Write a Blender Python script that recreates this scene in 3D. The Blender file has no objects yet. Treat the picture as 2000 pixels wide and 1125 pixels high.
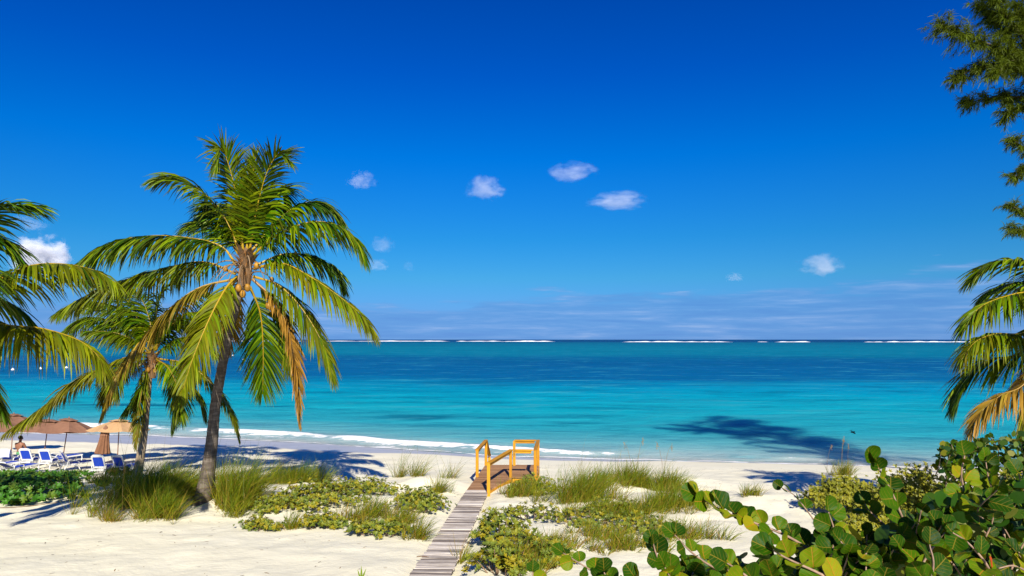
import bpy, bmesh, math, random
import numpy as np
from mathutils import Vector, Matrix

random.seed(11)
RNG = np.random.default_rng(11)
SC = bpy.context.scene
COL = SC.collection
PI = math.pi

# ------------------------------------------------------------------ camera
CAM_Z, FPX, HOR = 5.6, 1333.33, 663.0
cam = bpy.data.cameras.new('camera')
cam.sensor_width = 36.0
cam.lens = 24.0
cam.shift_y = (HOR - 562.5) / 2000.0
cam.clip_start = 0.1
cam.clip_end = 90000.0
cam_o = bpy.data.objects.new('camera', cam)
cam_o.location = (0, 0, CAM_Z)
cam_o.rotation_euler = (PI / 2, 0, 0)
COL.objects.link(cam_o)
SC.camera = cam_o

# ------------------------------------------------------------------ exposure, sun, sky
SC.view_settings.view_transform = 'Standard'
SC.view_settings.look = 'None'
SC.view_settings.exposure = 0.66
SC.view_settings.gamma = 1.0
SC.view_settings.use_curve_mapping = False
SC.cycles.use_denoising = True
SC.cycles.max_bounces = 8
SC.cycles.transparent_max_bounces = 16
SC.cycles.volume_bounces = 3
SC.cycles.caustics_reflective = False
SC.cycles.caustics_refractive = False

SUN_EL = math.radians(32.5)
sun_h = Vector((-0.15, 1.0, 0)).normalized()                 # the way the light travels
sun_dir = (sun_h * math.cos(SUN_EL) - Vector((0, 0, math.sin(SUN_EL)))).normalized()
sun = bpy.data.lights.new('sun', 'SUN')
sun.energy = 4.7
sun.angle = math.radians(0.5)
sun.color = (1.0, 0.93, 0.80)
sun_o = bpy.data.objects.new('sun', sun)
sun_o.rotation_euler = sun_dir.to_track_quat('-Z', 'Y').to_euler()
sun_o.location = (0, -40, 60)
COL.objects.link(sun_o)

world = bpy.data.worlds.new('World')
SC.world = world
world.use_nodes = True


class NT:
    """small node helper"""
    def __init__(self, tree):
        self.t = tree
        self.n = tree.nodes
        self.l = tree.links

    def new(self, typ, **kw):
        nd = self.n.new(typ)
        for k, v in kw.items():
            setattr(nd, k, v)
        return nd

    def link(self, a, b):
        self.l.new(a, b)

    def val(self, sock, v):
        if isinstance(v, bpy.types.NodeSocket):
            self.l.new(v, sock)
        else:
            sock.default_value = v

    def math(self, op, a, b=None, c=None, clamp=False):
        nd = self.new('ShaderNodeMath', operation=op, use_clamp=clamp)
        for i, v in enumerate((a, b, c)):
            if v is not None:
                self.val(nd.inputs[i], v)
        return nd.outputs[0]

    def vmath(self, op, a, b=None):
        nd = self.new('ShaderNodeVectorMath', operation=op)
        self.val(nd.inputs[0], a)
        if b is not None:
            self.val(nd.inputs[1], b)
        return nd.outputs['Value'] if op in ('LENGTH', 'DOT_PRODUCT') else nd.outputs[0]

    def ramp(self, fac, stops, interp='LINEAR'):
        nd = self.new('ShaderNodeValToRGB')
        cr = nd.color_ramp
        cr.interpolation = interp
        while len(cr.elements) < len(stops):
            cr.elements.new(0.5)
        for e, (p, c) in zip(cr.elements, stops):
            e.position = p
            e.color = (c[0], c[1], c[2], 1) if not isinstance(c, (int, float)) else (c, c, c, 1)
        self.val(nd.inputs[0], fac)
        return nd.outputs[0]

    def mix(self, fac, a, b, blend='MIX'):
        nd = self.new('ShaderNodeMix', data_type='RGBA', blend_type=blend)
        self.val(nd.inputs['Factor'], fac)
        for k, v in (('A', a), ('B', b)):
            s = [i for i in nd.inputs if i.name == k and i.type == 'RGBA'][0]
            self.val(s, v if isinstance(v, bpy.types.NodeSocket) else (v[0], v[1], v[2], 1))
        return [o for o in nd.outputs if o.type == 'RGBA'][0]

    def noise(self, vec, scale, detail=3.0, rough=0.55, dist=0.0, color=False):
        nd = self.new('ShaderNodeTexNoise')
        if vec is not None:
            self.val(nd.inputs['Vector'], vec)
        nd.inputs['Scale'].default_value = scale
        nd.inputs['Detail'].default_value = detail
        nd.inputs['Roughness'].default_value = rough
        nd.inputs['Distortion'].default_value = dist
        return nd.outputs['Color' if color else 'Fac']

    def mapping(self, vec, scale=(1, 1, 1), loc=(0, 0, 0), rot=(0, 0, 0)):
        nd = self.new('ShaderNodeMapping')
        self.val(nd.inputs['Vector'], vec)
        nd.inputs['Scale'].default_value = scale
        nd.inputs['Location'].default_value = loc
        nd.inputs['Rotation'].default_value = rot
        return nd.outputs[0]

    def smooth(self, x, lo, hi):
        nd = self.new('ShaderNodeMapRange', interpolation_type='SMOOTHSTEP')
        self.val(nd.inputs['Value'], x)
        nd.inputs['From Min'].default_value = lo
        nd.inputs['From Max'].default_value = hi
        return nd.outputs[0]

    def attr(self, name, out='Color'):
        nd = self.new('ShaderNodeAttribute', attribute_name=name)
        return nd.outputs[out]

    def bump(self, height, strength, dist=0.02, normal=None):
        nd = self.new('ShaderNodeBump')
        self.val(nd.inputs['Height'], height)
        self.val(nd.inputs['Strength'], strength)
        nd.inputs['Distance'].default_value = dist
        if normal is not None:
            self.l.new(normal, nd.inputs['Normal'])
        return nd.outputs[0]


# world: Nishita sky, graded to the deep polarised blue by height above the horizon, with a thin low cloud bank
w = NT(world.node_tree)
bg = w.n['Background']
bg.inputs['Strength'].default_value = 0.1
sky = w.new('ShaderNodeTexSky', sky_type='NISHITA', sun_disc=False)
sky.sun_elevation = SUN_EL
sky.sun_rotation = math.atan2(-sun_h.x, -sun_h.y)
sky.air_density, sky.dust_density, sky.ozone_density = 1.0, 0.3, 2.0
tc = w.new('ShaderNodeTexCoord')
dirv = tc.outputs['Generated']
sep = w.new('ShaderNodeSeparateXYZ')
w.link(dirv, sep.inputs[0])
zz = sep.outputs['Z']
tint = w.ramp(zz, [(0.0, (0.13, 0.29, 0.86)), (0.035, (0.11, 0.265, 0.68)), (0.088, (0.075, 0.32, 0.59)),
                   (0.145, (0.035, 0.315, 0.62)), (0.255, (0.0, 0.30, 0.76)), (0.36, (0.0, 0.22, 0.74)),
                   (0.45, (0.0, 0.19, 0.69)), (1.0, (0.0, 0.17, 0.66))])
graded = w.mix(1.0, sky.outputs[0], tint, 'MULTIPLY')
az = w.math('ARCTAN2', sep.outputs['X'], sep.outputs['Y'])
cmb = w.new('ShaderNodeCombineXYZ')
w.link(az, cmb.inputs[0])
w.link(w.math('MULTIPLY', zz, 5.0), cmb.inputs[1])
n1 = w.noise(cmb.outputs[0], 3.2, 6, 0.6, 0.3)
n2 = w.noise(w.mapping(cmb.outputs[0], (1, 2.2, 1), (3.1, 0.2, 0)), 9.0, 5, 0.6, 0.2)
edge = w.math('ADD', w.math('MULTIPLY', w.math('SUBTRACT', n1, 0.5), 0.13), w.math('MULTIPLY', az, 0.045))
topz = w.math('ADD', w.math('ADD', edge, w.math('MULTIPLY', w.math('SUBTRACT', n2, 0.5), 0.05)), 0.058)
bank = w.math('SUBTRACT', 1.0, w.smooth(w.math('SUBTRACT', zz, topz), -0.012, 0.006))
bank = w.math('MULTIPLY', bank, 0.62)
bankcol = w.ramp(n2, [(.30, (.62, 1.70, 4.3)), (.48, (.78, 2.08, 4.6)), (.60, (1.25, 2.45, 4.9)), (.72, (2.3, 3.3, 5.3))])
final = w.mix(bank, graded, bankcol)
w.link(final, bg.inputs['Color'])

# ------------------------------------------------------------------ helpers


def at(px, py, Y):
    return np.array([(px - 1000.0) / FPX * Y, Y, CAM_Z - (py - HOR) / FPX * Y])


_lat = np.random.default_rng(5).random((64, 256, 256)).astype(np.float32)


def vnoise(x, y, seed=0):
    x = np.asarray(x, float)
    y = np.asarray(y, float)
    xi, yi = np.floor(x).astype(int), np.floor(y).astype(int)
    fx, fy = x - xi, y - yi
    fx, fy = fx * fx * (3 - 2 * fx), fy * fy * (3 - 2 * fy)
    t = _lat[seed % 64]
    a, b = t[yi & 255, xi & 255], t[yi & 255, (xi + 1) & 255]
    c, d = t[(yi + 1) & 255, xi & 255], t[(yi + 1) & 255, (xi + 1) & 255]
    return (a * (1 - fx) + b * fx) * (1 - fy) + (c * (1 - fx) + d * fx) * fy


def sstep(a, b, x):
    t = np.clip((np.asarray(x, float) - a) / (b - a), 0, 1)
    return t * t * (3 - 2 * t)


SEA = -1.5
SLOPE = 0.0735
DECK_Y = 25.16


def shore(x):
    return np.interp(x, [-400, -60, -39, -26.6, -14.1, -3.2, 0, 7.5, 14.7, 22.8, 60, 400],
                     [70, 55, 52, 50.4, 46.9, 42.5, 41.2, 40.1, 39.1, 38, 34, 20])


HUMMOCKS = [(-9.6, 23.0, 2.4, 1.8, .30), (-3.3, 26.3, 1.3, 1.1, .34), (3.3, 26.2, 1.9, 1.4, .38),
            (6.2, 27.0, 2.0, 1.2, .36), (-17, 24.5, 3.0, 2.0, .25), (4.5, 22.5, 2.5, 1.6, .22),
            (-6.0, 23.0, 2.4, 1.2, .18), (12.5, 25.5, 2.5, 1.6, .35), (9.0, 22.5, 2.0, 1.5, .25)]


def terrain(x, y):
    x = np.asarray(x, float)
    y = np.asarray(y, float)
    ys = shore(x)
    z = SLOPE * np.clip(DECK_Y - y, 0, 25.2)
    z = z - 0.36 * sstep(25.2, 29.5, y)
    k = np.clip((y - 28.5) / (ys - 28.5), 0, None)
    z = z + (SEA + 0.36) * np.clip(k, 0, 1) - 0.07 * np.clip(y - ys, 0, 45)
    dry = 1 - sstep(-6, -2, y - ys)
    for hx, hy, rx, ry, h in HUMMOCKS:
        z = z + h * np.exp(-(((x - hx) / rx) ** 2 + ((y - hy) / ry) ** 2))
    veg = sstep(18, 21, y) * (1 - sstep(27, 29.5, y))
    rough = (vnoise(x * .7, y * .7, 1) - .5) * .08 + (vnoise(x * 1.9, y * 1.9, 2) - .5) * (.05 + .06 * veg) \
        + (vnoise(x * 4.2, y * 4.2, 3) - .5) * .026
    # the path strip stays level under the boards
    cx = np.where(y < DECK_Y, -1.264 - (DECK_Y - y) * .032, -1.264 + (y - DECK_Y) * .098)
    onpath = (1 - sstep(.45, .95, np.abs(x - cx))) * (1 - sstep(30, 31, y))
    rough = rough * dry * (1 - onpath)
    pathz = np.where(y < DECK_Y, SLOPE * np.clip(DECK_Y - y, 0, 25.2), 0) - .10
    pathz = np.where(y > DECK_Y + .5, pathz - .36 * sstep(26, 30, y), pathz)
    return (z + rough) * (1 - onpath) + pathz * onpath


def tz(x, y):
    return float(terrain(x, y))


def gnd(px, py, lo=9.0, hi=80.0):
    Y = lo
    while Y < hi:
        p = at(px, py, Y)
        if p[2] <= tz(p[0], Y):
            break
        Y += 0.03
    p = at(px, py, Y)
    p[2] = tz(p[0], Y)
    return p


def nrm(a):
    a = np.asarray(a, float)
    return a / np.maximum(np.linalg.norm(a, axis=-1, keepdims=True), 1e-9)


def catmull(pts, n):
    p = np.asarray(pts, float)
    p = np.vstack([2 * p[0] - p[1], p, 2 * p[-1] - p[-2]])
    m = len(p) - 3
    out = []
    for t in np.linspace(0, m, n):
        i = min(int(t), m - 1)
        u = t - i
        a, b, c, d = p[i:i + 4]
        out.append(.5 * ((2 * b) + (-a + c) * u + (2 * a - 5 * b + 4 * c - d) * u * u + (-a + 3 * b - 3 * c + d) * u ** 3))
    return np.array(out)


class MB:
    """collects geometry for ONE mesh object"""
    def __init__(self):
        self.v, self.c, self.q, self.t, self.qm, self.tm, self.n = [], [], [], [], [], [], 0

    def add(self, V, quads=None, tris=None, col=(.5, .5, .5), mat=0):
        V = np.asarray(V, float).reshape(-1, 3)
        c = np.asarray(col, float)
        if c.ndim == 1:
            c = np.tile(c, (len(V), 1))
        if quads is not None and len(quads):
            quads = np.asarray(quads, int)
            self.q.append(quads + self.n)
            self.qm.append(np.full(len(quads), mat))
        if tris is not None and len(tris):
            tris = np.asarray(tris, int)
            self.t.append(tris + self.n)
            self.tm.append(np.full(len(tris), mat))
        self.v.append(V)
        self.c.append(c)
        self.n += len(V)

    def box(self, c, s, ax=None, col=(.5, .5, .5), mat=0):
        c = np.asarray(c, float)
        s = np.asarray(s, float) / 2
        ax = np.eye(3) if ax is None else np.asarray(ax, float)
        V = [c + sx * s[0] * ax[0] + sy * s[1] * ax[1] + sz * s[2] * ax[2]
             for sz in (-1, 1) for sy in (-1, 1) for sx in (-1, 1)]
        F = [(0, 2, 3, 1), (4, 5, 7, 6), (0, 1, 5, 4), (2, 6, 7, 3), (0, 4, 6, 2), (1, 3, 7, 5)]
        self.add(V, F, col=col, mat=mat)

    def beam(self, p, q, w_, h_, up=(0, 0, 1), col=(.5, .5, .5), mat=0):
        p, q = np.asarray(p, float), np.asarray(q, float)
        y = nrm(q - p)
        x = np.cross(y, np.asarray(up, float))
        if np.linalg.norm(x) < 1e-3:
            x = np.array([1., 0, 0])
        x = nrm(x)
        z = np.cross(x, y)
        self.box((p + q) / 2, (w_, np.linalg.norm(q - p), h_), (x, y, z), col, mat)

    def tube(self, pts, rad, sides=8, col=(.5, .5, .5), mat=0, caps=True):
        p = np.asarray(pts, float)
        n = len(p)
        r = np.broadcast_to(np.asarray(rad, float), (n,))
        T = nrm(np.gradient(p, axis=0))
        ref = np.array([0, 0, 1.]) if abs(T[0][2]) < .9 else np.array([1., 0, 0])
        U = nrm(np.cross(T[0], ref))
        rings = []
        ang = np.arange(sides) / sides * 2 * PI
        for i in range(n):
            U = nrm(U - T[i] * np.dot(U, T[i]))
            W = np.cross(T[i], U)
            rings.append(p[i] + r[i] * (np.cos(ang)[:, None] * U + np.sin(ang)[:, None] * W))
        V = np.vstack(rings)
        F = [(i * sides + j, i * sides + (j + 1) % sides, (i + 1) * sides + (j + 1) % sides, (i + 1) * sides + j)
             for i in range(n - 1) for j in range(sides)]
        c = np.asarray(col, float)
        if c.ndim == 2 and len(c) == n:
            c = np.repeat(c, sides, axis=0)
        tr = []
        if caps:
            b = (n - 1) * sides
            tr = [(0, j + 1, j) for j in range(1, sides - 1)] + [(b, b + j, b + j + 1) for j in range(1, sides - 1)]
        self.add(V, F, tr, col=c, mat=mat)

    def lathe(self, prof, c=(0, 0, 0), n=16, col=(.5, .5, .5), mat=0, pleat=0.0):
        c = np.asarray(c, float)
        V, F = [], []
        for (r, z) in prof:
            for j in range(n):
                rr = r * (1 + (pleat if j % 2 else -pleat))
                V.append(c + np.array([rr * math.cos(2 * PI * j / n), rr * math.sin(2 * PI * j / n), z]))
        for i in range(len(prof) - 1):
            for j in range(n):
                F.append((i * n + j, i * n + (j + 1) % n, (i + 1) * n + (j + 1) % n, (i + 1) * n + j))
        self.add(V, F, col=col, mat=mat)

    def ball(self, c, r, n=10, m=7, col=(.5, .5, .5), mat=0, ax=None):
        c = np.asarray(c, float)
        r = np.broadcast_to(np.asarray(r, float), (3,))
        V = [(0, 0, -1)]
        for i in range(1, m):
            a = -PI / 2 + PI * i / m
            V += [(math.cos(a) * math.cos(2 * PI * j / n), math.cos(a) * math.sin(2 * PI * j / n), math.sin(a)) for j in range(n)]
        V.append((0, 0, 1))
        Q, T = [], []
        for j in range(n):
            T.append((0, 1 + (j + 1) % n, 1 + j))
            T.append((len(V) - 1, len(V) - 1 - n + j, len(V) - 1 - n + (j + 1) % n))
            for i in range(m - 2):
                Q.append((1 + i * n + j, 1 + i * n + (j + 1) % n, 1 + (i + 1) * n + (j + 1) % n, 1 + (i + 1) * n + j))
        V = np.array(V) * r
        if ax is not None:
            V = V @ np.asarray(ax, float)
        self.add(V + c, Q, T, col=col, mat=mat)

    def ribbons(self, P, D, L, W, grav, side, cb, ct, nseg=3, prof=None, mat=0, pull=(0, 0, -1)):
        P, D, side = np.asarray(P, float), nrm(D), np.asarray(side, float)
        n = len(P)
        L, W, grav = (np.broadcast_to(np.asarray(a, float), (n,)) for a in (L, W, grav))
        prof = np.linspace(1, .08, nseg + 1) if prof is None else np.asarray(prof, float)
        cb, ct = np.broadcast_to(cb, (n, 3)), np.broadcast_to(ct, (n, 3))
        g = np.asarray(pull, float)
        p = P.copy()
        V = np.zeros((n, nseg + 1, 2, 3))
        C = np.zeros((n, nseg + 1, 2, 3))
        for k in range(nseg + 1):
            s = k / nseg
            d = nrm(D + (grav * s)[:, None] * g)
            if k:
                p = p + d * (L / nseg)[:, None]
            wv = nrm(side - d * np.sum(side * d, axis=1)[:, None]) * (W * prof[k] / 2)[:, None]
            V[:, k, 0], V[:, k, 1] = p - wv, p + wv
            C[:, k, :] = (cb * (1 - s) + ct * s)[:, None, :]
        base = (np.arange(n) * (nseg + 1) * 2)[:, None]
        k = np.arange(nseg)[None, :] * 2
        b = (base + k).ravel()
        F = np.stack([b, b + 1, b + 3, b + 2], axis=1)
        self.add(V.reshape(-1, 3), F, col=C.reshape(-1, 3), mat=mat)

    def mesh(self, name, mats, loc=(0, 0, 0), smooth=False):
        me = bpy.data.meshes.new(name)
        V = np.vstack(self.v) - np.asarray(loc, float)
        C = np.vstack(self.c)
        nq = sum(len(a) for a in self.q)
        nt = sum(len(a) for a in self.t)
        me.vertices.add(len(V))
        me.vertices.foreach_set('co', V.astype(np.float32).ravel())
        loops, mi = [], []
        if nq:
            loops.append(np.vstack(self.q).ravel())
            mi.append(np.concatenate(self.qm))
        if nt:
            loops.append(np.vstack(self.t).ravel())
            mi.append(np.concatenate(self.tm))
        loops = np.concatenate(loops).astype(np.int32)
        me.loops.add(len(loops))
        me.loops.foreach_set('vertex_index', loops)
        me.polygons.add(nq + nt)
        st = np.concatenate([np.arange(nq) * 4, nq * 4 + np.arange(nt) * 3]).astype(np.int32)
        me.polygons.foreach_set('loop_start', st)
        me.polygons.foreach_set('material_index', np.concatenate(mi).astype(np.int32))
        me.polygons.foreach_set('use_smooth', np.full(nq + nt, smooth))
        me.update(calc_edges=True)
        at_ = me.color_attributes.new('Col', 'FLOAT_COLOR', 'POINT')
        at_.data.foreach_set('color', np.hstack([C, np.ones((len(C), 1))]).astype(np.float32).ravel())
        for m in (mats if isinstance(mats, (list, tuple)) else [mats]):
            me.materials.append(m)
        return me

    def build(self, name, mats, parent=None, kind=None, smooth=False, label=None):
        loc = (0, 0, 0)
        if parent is not None:
            loc = tuple(root_loc(parent))
        o = bpy.data.objects.new(name, self.mesh(name, mats, loc, smooth))
        COL.objects.link(o)
        if parent is not None:
            o.parent = parent
        if kind:
            o['kind'] = kind
        if label:
            o['label'] = label
        return o


def root_loc(o):
    p = Vector((0, 0, 0))
    while o is not None:
        p = p + Vector(o.location)
        o = o.parent
    return p


def thing(name, label, cat, loc=(0, 0, 0), group=None):
    o = bpy.data.objects.new(name, None)
    o.empty_display_size = 0.2
    COL.objects.link(o)
    o.location = tuple(float(a) for a in loc)
    o['label'] = label
    o['category'] = cat
    if group:
        o['group'] = group
    return o


def tag(o, label, cat, group=None):
    o['label'] = label
    o['category'] = cat
    if group:
        o['group'] = group
    return o


def copy_tree(o, parent=None):
    c = o.copy()
    COL.objects.link(c)
    if parent is not None:
        c.parent = parent
    for ch in list(o.children):
        copy_tree(ch, c)
    return c


# ------------------------------------------------------------------ materials
def mat(name):
    m = bpy.data.materials.new(name)
    m.use_nodes = True
    t = NT(m.node_tree)
    return m, t, t.n['Principled BSDF']


def setp(b, **kw):
    for k, v in kw.items():
        b.inputs[k.replace('_', ' ')].default_value = v


def leafy(name, rough=.45, trans=.35, spec=.4, tc=(1.5, 1.35, .35), bumpy=0.0):
    m, t, b = mat(name)
    c = t.attr('Col')
    t.link(c, b.inputs['Base Color'])
    setp(b, Roughness=rough, Specular_IOR_Level=spec)
    tr = t.new('ShaderNodeBsdfTranslucent')
    t.link(t.mix(1.0, c, tc, 'MULTIPLY'), tr.inputs['Color'])
    mx = t.new('ShaderNodeMixShader')
    mx.inputs[0].default_value = trans
    t.link(b.outputs[0], mx.inputs[1])
    t.link(tr.outputs[0], mx.inputs[2])
    t.link(mx.outputs[0], t.n['Material Output'].inputs['Surface'])
    return m


def plain(name, col, rough=.5, spec=.4, var=.12, scale=6.0, bump=0.0):
    m, t, b = mat(name)
    oc = t.new('ShaderNodeTexCoord').outputs['Object']
    nz = t.noise(oc, scale, 4)
    lo = tuple(a * (1 - var) for a in col)
    hi = tuple(min(1, a * (1 + var)) for a in col)
    t.link(t.ramp(nz, [(.3, lo), (.7, hi)]), b.inputs['Base Color'])
    setp(b, Roughness=rough, Specular_IOR_Level=spec)
    if bump:
        t.link(t.bump(t.noise(oc, scale * 6, 3), bump, .01), b.inputs['Normal'])
    return m


def wood(name, dark, mid, light, rough=.7, axis=0, knots=True, rndk=.28):
    m, t, b = mat(name)
    oc = t.new('ShaderNodeTexCoord').outputs['Object']
    rnd = t.new('ShaderNodeObjectInfo').outputs['Random']
    off = t.new('ShaderNodeCombineXYZ')
    for i in range(3):
        t.link(t.math('MULTIPLY', rnd, 37.0 + 11 * i), off.inputs[i])
    v = t.vmath('ADD', oc, off.outputs[0])
    sc = [14, 14, 14]
    sc[axis] = 0.9
    g = t.noise(t.mapping(v, tuple(sc)), 2.2, 5, .65, .4)
    big = t.noise(t.mapping(v, (2, 2, 2)), 1.2, 3)
    f = t.math('ADD', t.math('MULTIPLY', g, .6), t.math('MULTIPLY', big, .4))
    f = t.math('ADD', f, t.math('MULTIPLY', t.math('SUBTRACT', rnd, .5), rndk))
    c = t.ramp(f, [(.28, dark), (.5, mid), (.72, light)])
    if knots:
        vo = t.new('ShaderNodeTexVoronoi')
        t.link(t.mapping(v, (2.3, 2.3, 2.3)), vo.inputs['Vector'])
        k = t.math('SUBTRACT', 1.0, t.smooth(vo.outputs['Distance'], .03, .09))
        c = t.mix(k, c, tuple(a * .35 for a in dark))
    t.link(c, b.inputs['Base Color'])
    setp(b, Roughness=rough, Specular_IOR_Level=.25)
    t.link(t.bump(g, .4, .006), b.inputs['Normal'])
    return m


M = {}
M['palm'] = leafy('palm_leaf', .45, .15, .14, (1.5, 1.4, .1))
M['grass'] = leafy('beach_grass', .5, .42, .25)
M['shrub'] = leafy('shrub_leaf', .5, .25, .35)
M['needle'] = leafy('casuarina_needle', .55, .35, .2)
M['rib'] = leafy('leaf_rib', .4, .05, .4)


def bark(name, lo, mid, hi, ringscale):
    m, t, b = mat(name)
    oc = t.new('ShaderNodeTexCoord').outputs['Object']
    rings = t.noise(t.mapping(oc, (2.0, 2.0, ringscale)), 1.0, 5, .6, .6)
    streak = t.noise(t.mapping(oc, (16, 16, 2.2)), 1.0, 4, .6)
    f = t.math('ADD', t.math('MULTIPLY', rings, .6), t.math('MULTIPLY', streak, .4))
    t.link(t.ramp(f, [(.33, lo), (.5, mid), (.66, hi)]), b.inputs['Base Color'])
    setp(b, Roughness=.85, Specular_IOR_Level=.2)
    t.link(t.bump(f, .7, .03), b.inputs['Normal'])
    return m


M['bark_dark'] = bark('palm_bark_grey', (.05, .038, .028), (.115, .092, .072), (.25, .21, .165), 9)
M['bark_pale'] = bark('palm_bark_pale', (.13, .095, .06), (.30, .23, .15), (.46, .36, .24), 14)
M['bark_tree'] = bark('tree_bark', (.05, .035, .025), (.10, .075, .05), (.17, .13, .10), 3)
M['stem'] = plain('sea_grape_stem', (.29, .19, .13), .6, .3, .35, 14)
M['twig'] = plain('dry_twig', (.20, .13, .08), .8, .2, .3, 20)
M['fibre'] = leafy('palm_fibre', .8, .12, .15, (1.1, .9, .6))
M['coconut'] = plain('coconut_husk', (.34, .17, .02), .5, .3, .45, 7)
M['pine'] = wood('new_pine', (.34, .145, .008), (.50, .235, .010), (.60, .31, .02))
M['deck'] = wood('deck_board', (.19, .095, .04), (.31, .165, .075), (.42, .24, .12), .75, knots=False)
M['grey'] = wood('weathered_board', (.18, .145, .12), (.45, .39, .325), (.71, .635, .54), .85, knots=False, rndk=.5)
M['white'] = plain('white_resin', (.70, .70, .68), .35, .5, .05)
M['blue'] = plain('blue_sling', (.012, .05, .42), .6, .3, .12, 30)
M['tan'] = plain('tan_canvas', (.255, .13, .078), .85, .2, .10, 5)
M['sandc'] = plain('sand_canvas', (.52, .32, .155), .85, .2, .08, 5)
M['brown'] = plain('brown_canvas', (.20, .095, .05), .85, .2, .15, 5)
M['pole'] = plain('pole_wood', (.26, .12, .07), .5, .4, .2, 8)
M['buoy'] = plain('buoy_white', (.82, .82, .80), .4, .5, .05)
M['dark'] = plain('dark_feather', (.04, .03, .025), .7, .2, .2)
M['skin'] = plain('tanned_skin', (.23, .10, .055), .5, .4, .1)
M['hair'] = plain('dark_hair', (.012, .008, .006), .6, .3, .3, 40)
M['shorts'] = plain('green_cloth', (.10, .30, .12), .85, .2, .2, 20)
M['towel'] = plain('pale_towel', (.55, .60, .78), .9, .1, .12, 25)

# ------------------------------------------------------------------ sand
m, t, b = mat('sand')
geo = t.new('ShaderNodeNewGeometry').outputs['Position']
wet = t.attr('wet', 'Fac')
big = t.noise(geo, .35, 4, .6)
fine = t.noise(geo, 38, 3, .6)
dents = t.noise(geo, 3.2, 4, .62)
dry_c = t.ramp(big, [(.3, (.80, .745, .545)), (.55, (.835, .785, .585)), (.75, (.86, .815, .63))])
dry_c = t.mix(t.math('MULTIPLY', t.smooth(fine, .52, .75), .18), dry_c, (.55, .47, .35))
vo = t.new('ShaderNodeTexVoronoi')
t.link(geo, vo.inputs['Vector'])
vo.inputs['Scale'].default_value = 2.2
spk = t.math('MULTIPLY', t.math('SUBTRACT', 1.0, t.smooth(vo.outputs['Distance'], .03, .07)), t.smooth(dents, .5, .6))
dry_c = t.mix(t.math('MULTIPLY', spk, .65), dry_c, (.16, .10, .06))
wn = t.noise(t.mapping(geo, (.5, 2.0, 1)), .9, 4)
wet_c = t.ramp(wn, [(.3, (.40, .375, .37)), (.7, (.52, .49, .48))])
t.link(t.mix(wet, dry_c, wet_c), b.inputs['Base Color'])
rr = t.new('ShaderNodeMapRange')
t.val(rr.inputs['Value'], wet)
rr.inputs['To Min'].default_value = .95
rr.inputs['To Max'].default_value = .32
t.link(rr.outputs[0], b.inputs['Roughness'])
setp(b, Specular_IOR_Level=.3)
hgt = t.math('ADD', t.math('MULTIPLY', dents, 1.0), t.math('MULTIPLY', fine, .12))
st = t.math('MULTIPLY', t.math('SUBTRACT', 1.0, wet), .36)
t.link(t.bump(hgt, st, .09), b.inputs['Normal'])
M['sand'] = m


def gridmesh(xs, ys_, zfun, name, material, attrs, warp=None, smooth=True):
    X, Y = np.meshgrid(xs, ys_)
    if warp is not None:
        X, Y = warp(X, Y)
    Z = zfun(X, Y)
    nx, ny = len(xs), len(ys_)
    i = np.arange(ny - 1)[:, None] * nx + np.arange(nx - 1)[None, :]
    i = i.ravel()
    F = np.stack([i, i + 1, i + nx + 1, i + nx], axis=1)
    mb = MB()
    mb.add(np.stack([X.ravel(), Y.ravel(), Z.ravel()], axis=1), F)
    me = mb.mesh(name, material, smooth=smooth)
    for an, fn in attrs.items():
        a = me.attributes.new(an, 'FLOAT', 'POINT')
        a.data.foreach_set('value', np.asarray(fn(X, Y), np.float32).ravel())
    o = bpy.data.objects.new(name, me)
    COL.objects.link(o)
    o['kind'] = 'structure'
    return o


def wetness(x, y):
    d = shore(x) - y + (vnoise(x * .18, y * 0, 7) - .5) * 1.4 + (vnoise(x * .7, y * .4, 8) - .5) * .5
    width = np.interp(x, [-40, -20, -8, 0, 8, 30], [5.6, 4.8, 3.2, 1.3, .45, .4])
    return 1 - sstep(-.25, .35, d - width)


xs = np.concatenate([np.linspace(-400, -60, 24, endpoint=False), np.linspace(-60, -46, 20, endpoint=False),
                     np.arange(-46, 40, .17), np.linspace(40, 60, 20), np.linspace(66, 400, 24)])
ys_ = np.concatenate([np.linspace(-120, 4, 26, endpoint=False), np.linspace(4, 13, 40, endpoint=False), np.arange(13, 46, .16),
                      np.linspace(46, 60, 40), np.linspace(62, 100, 20)])
gridmesh(xs, ys_, terrain, 'sand', M['sand'], {'wet': wetness})

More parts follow.
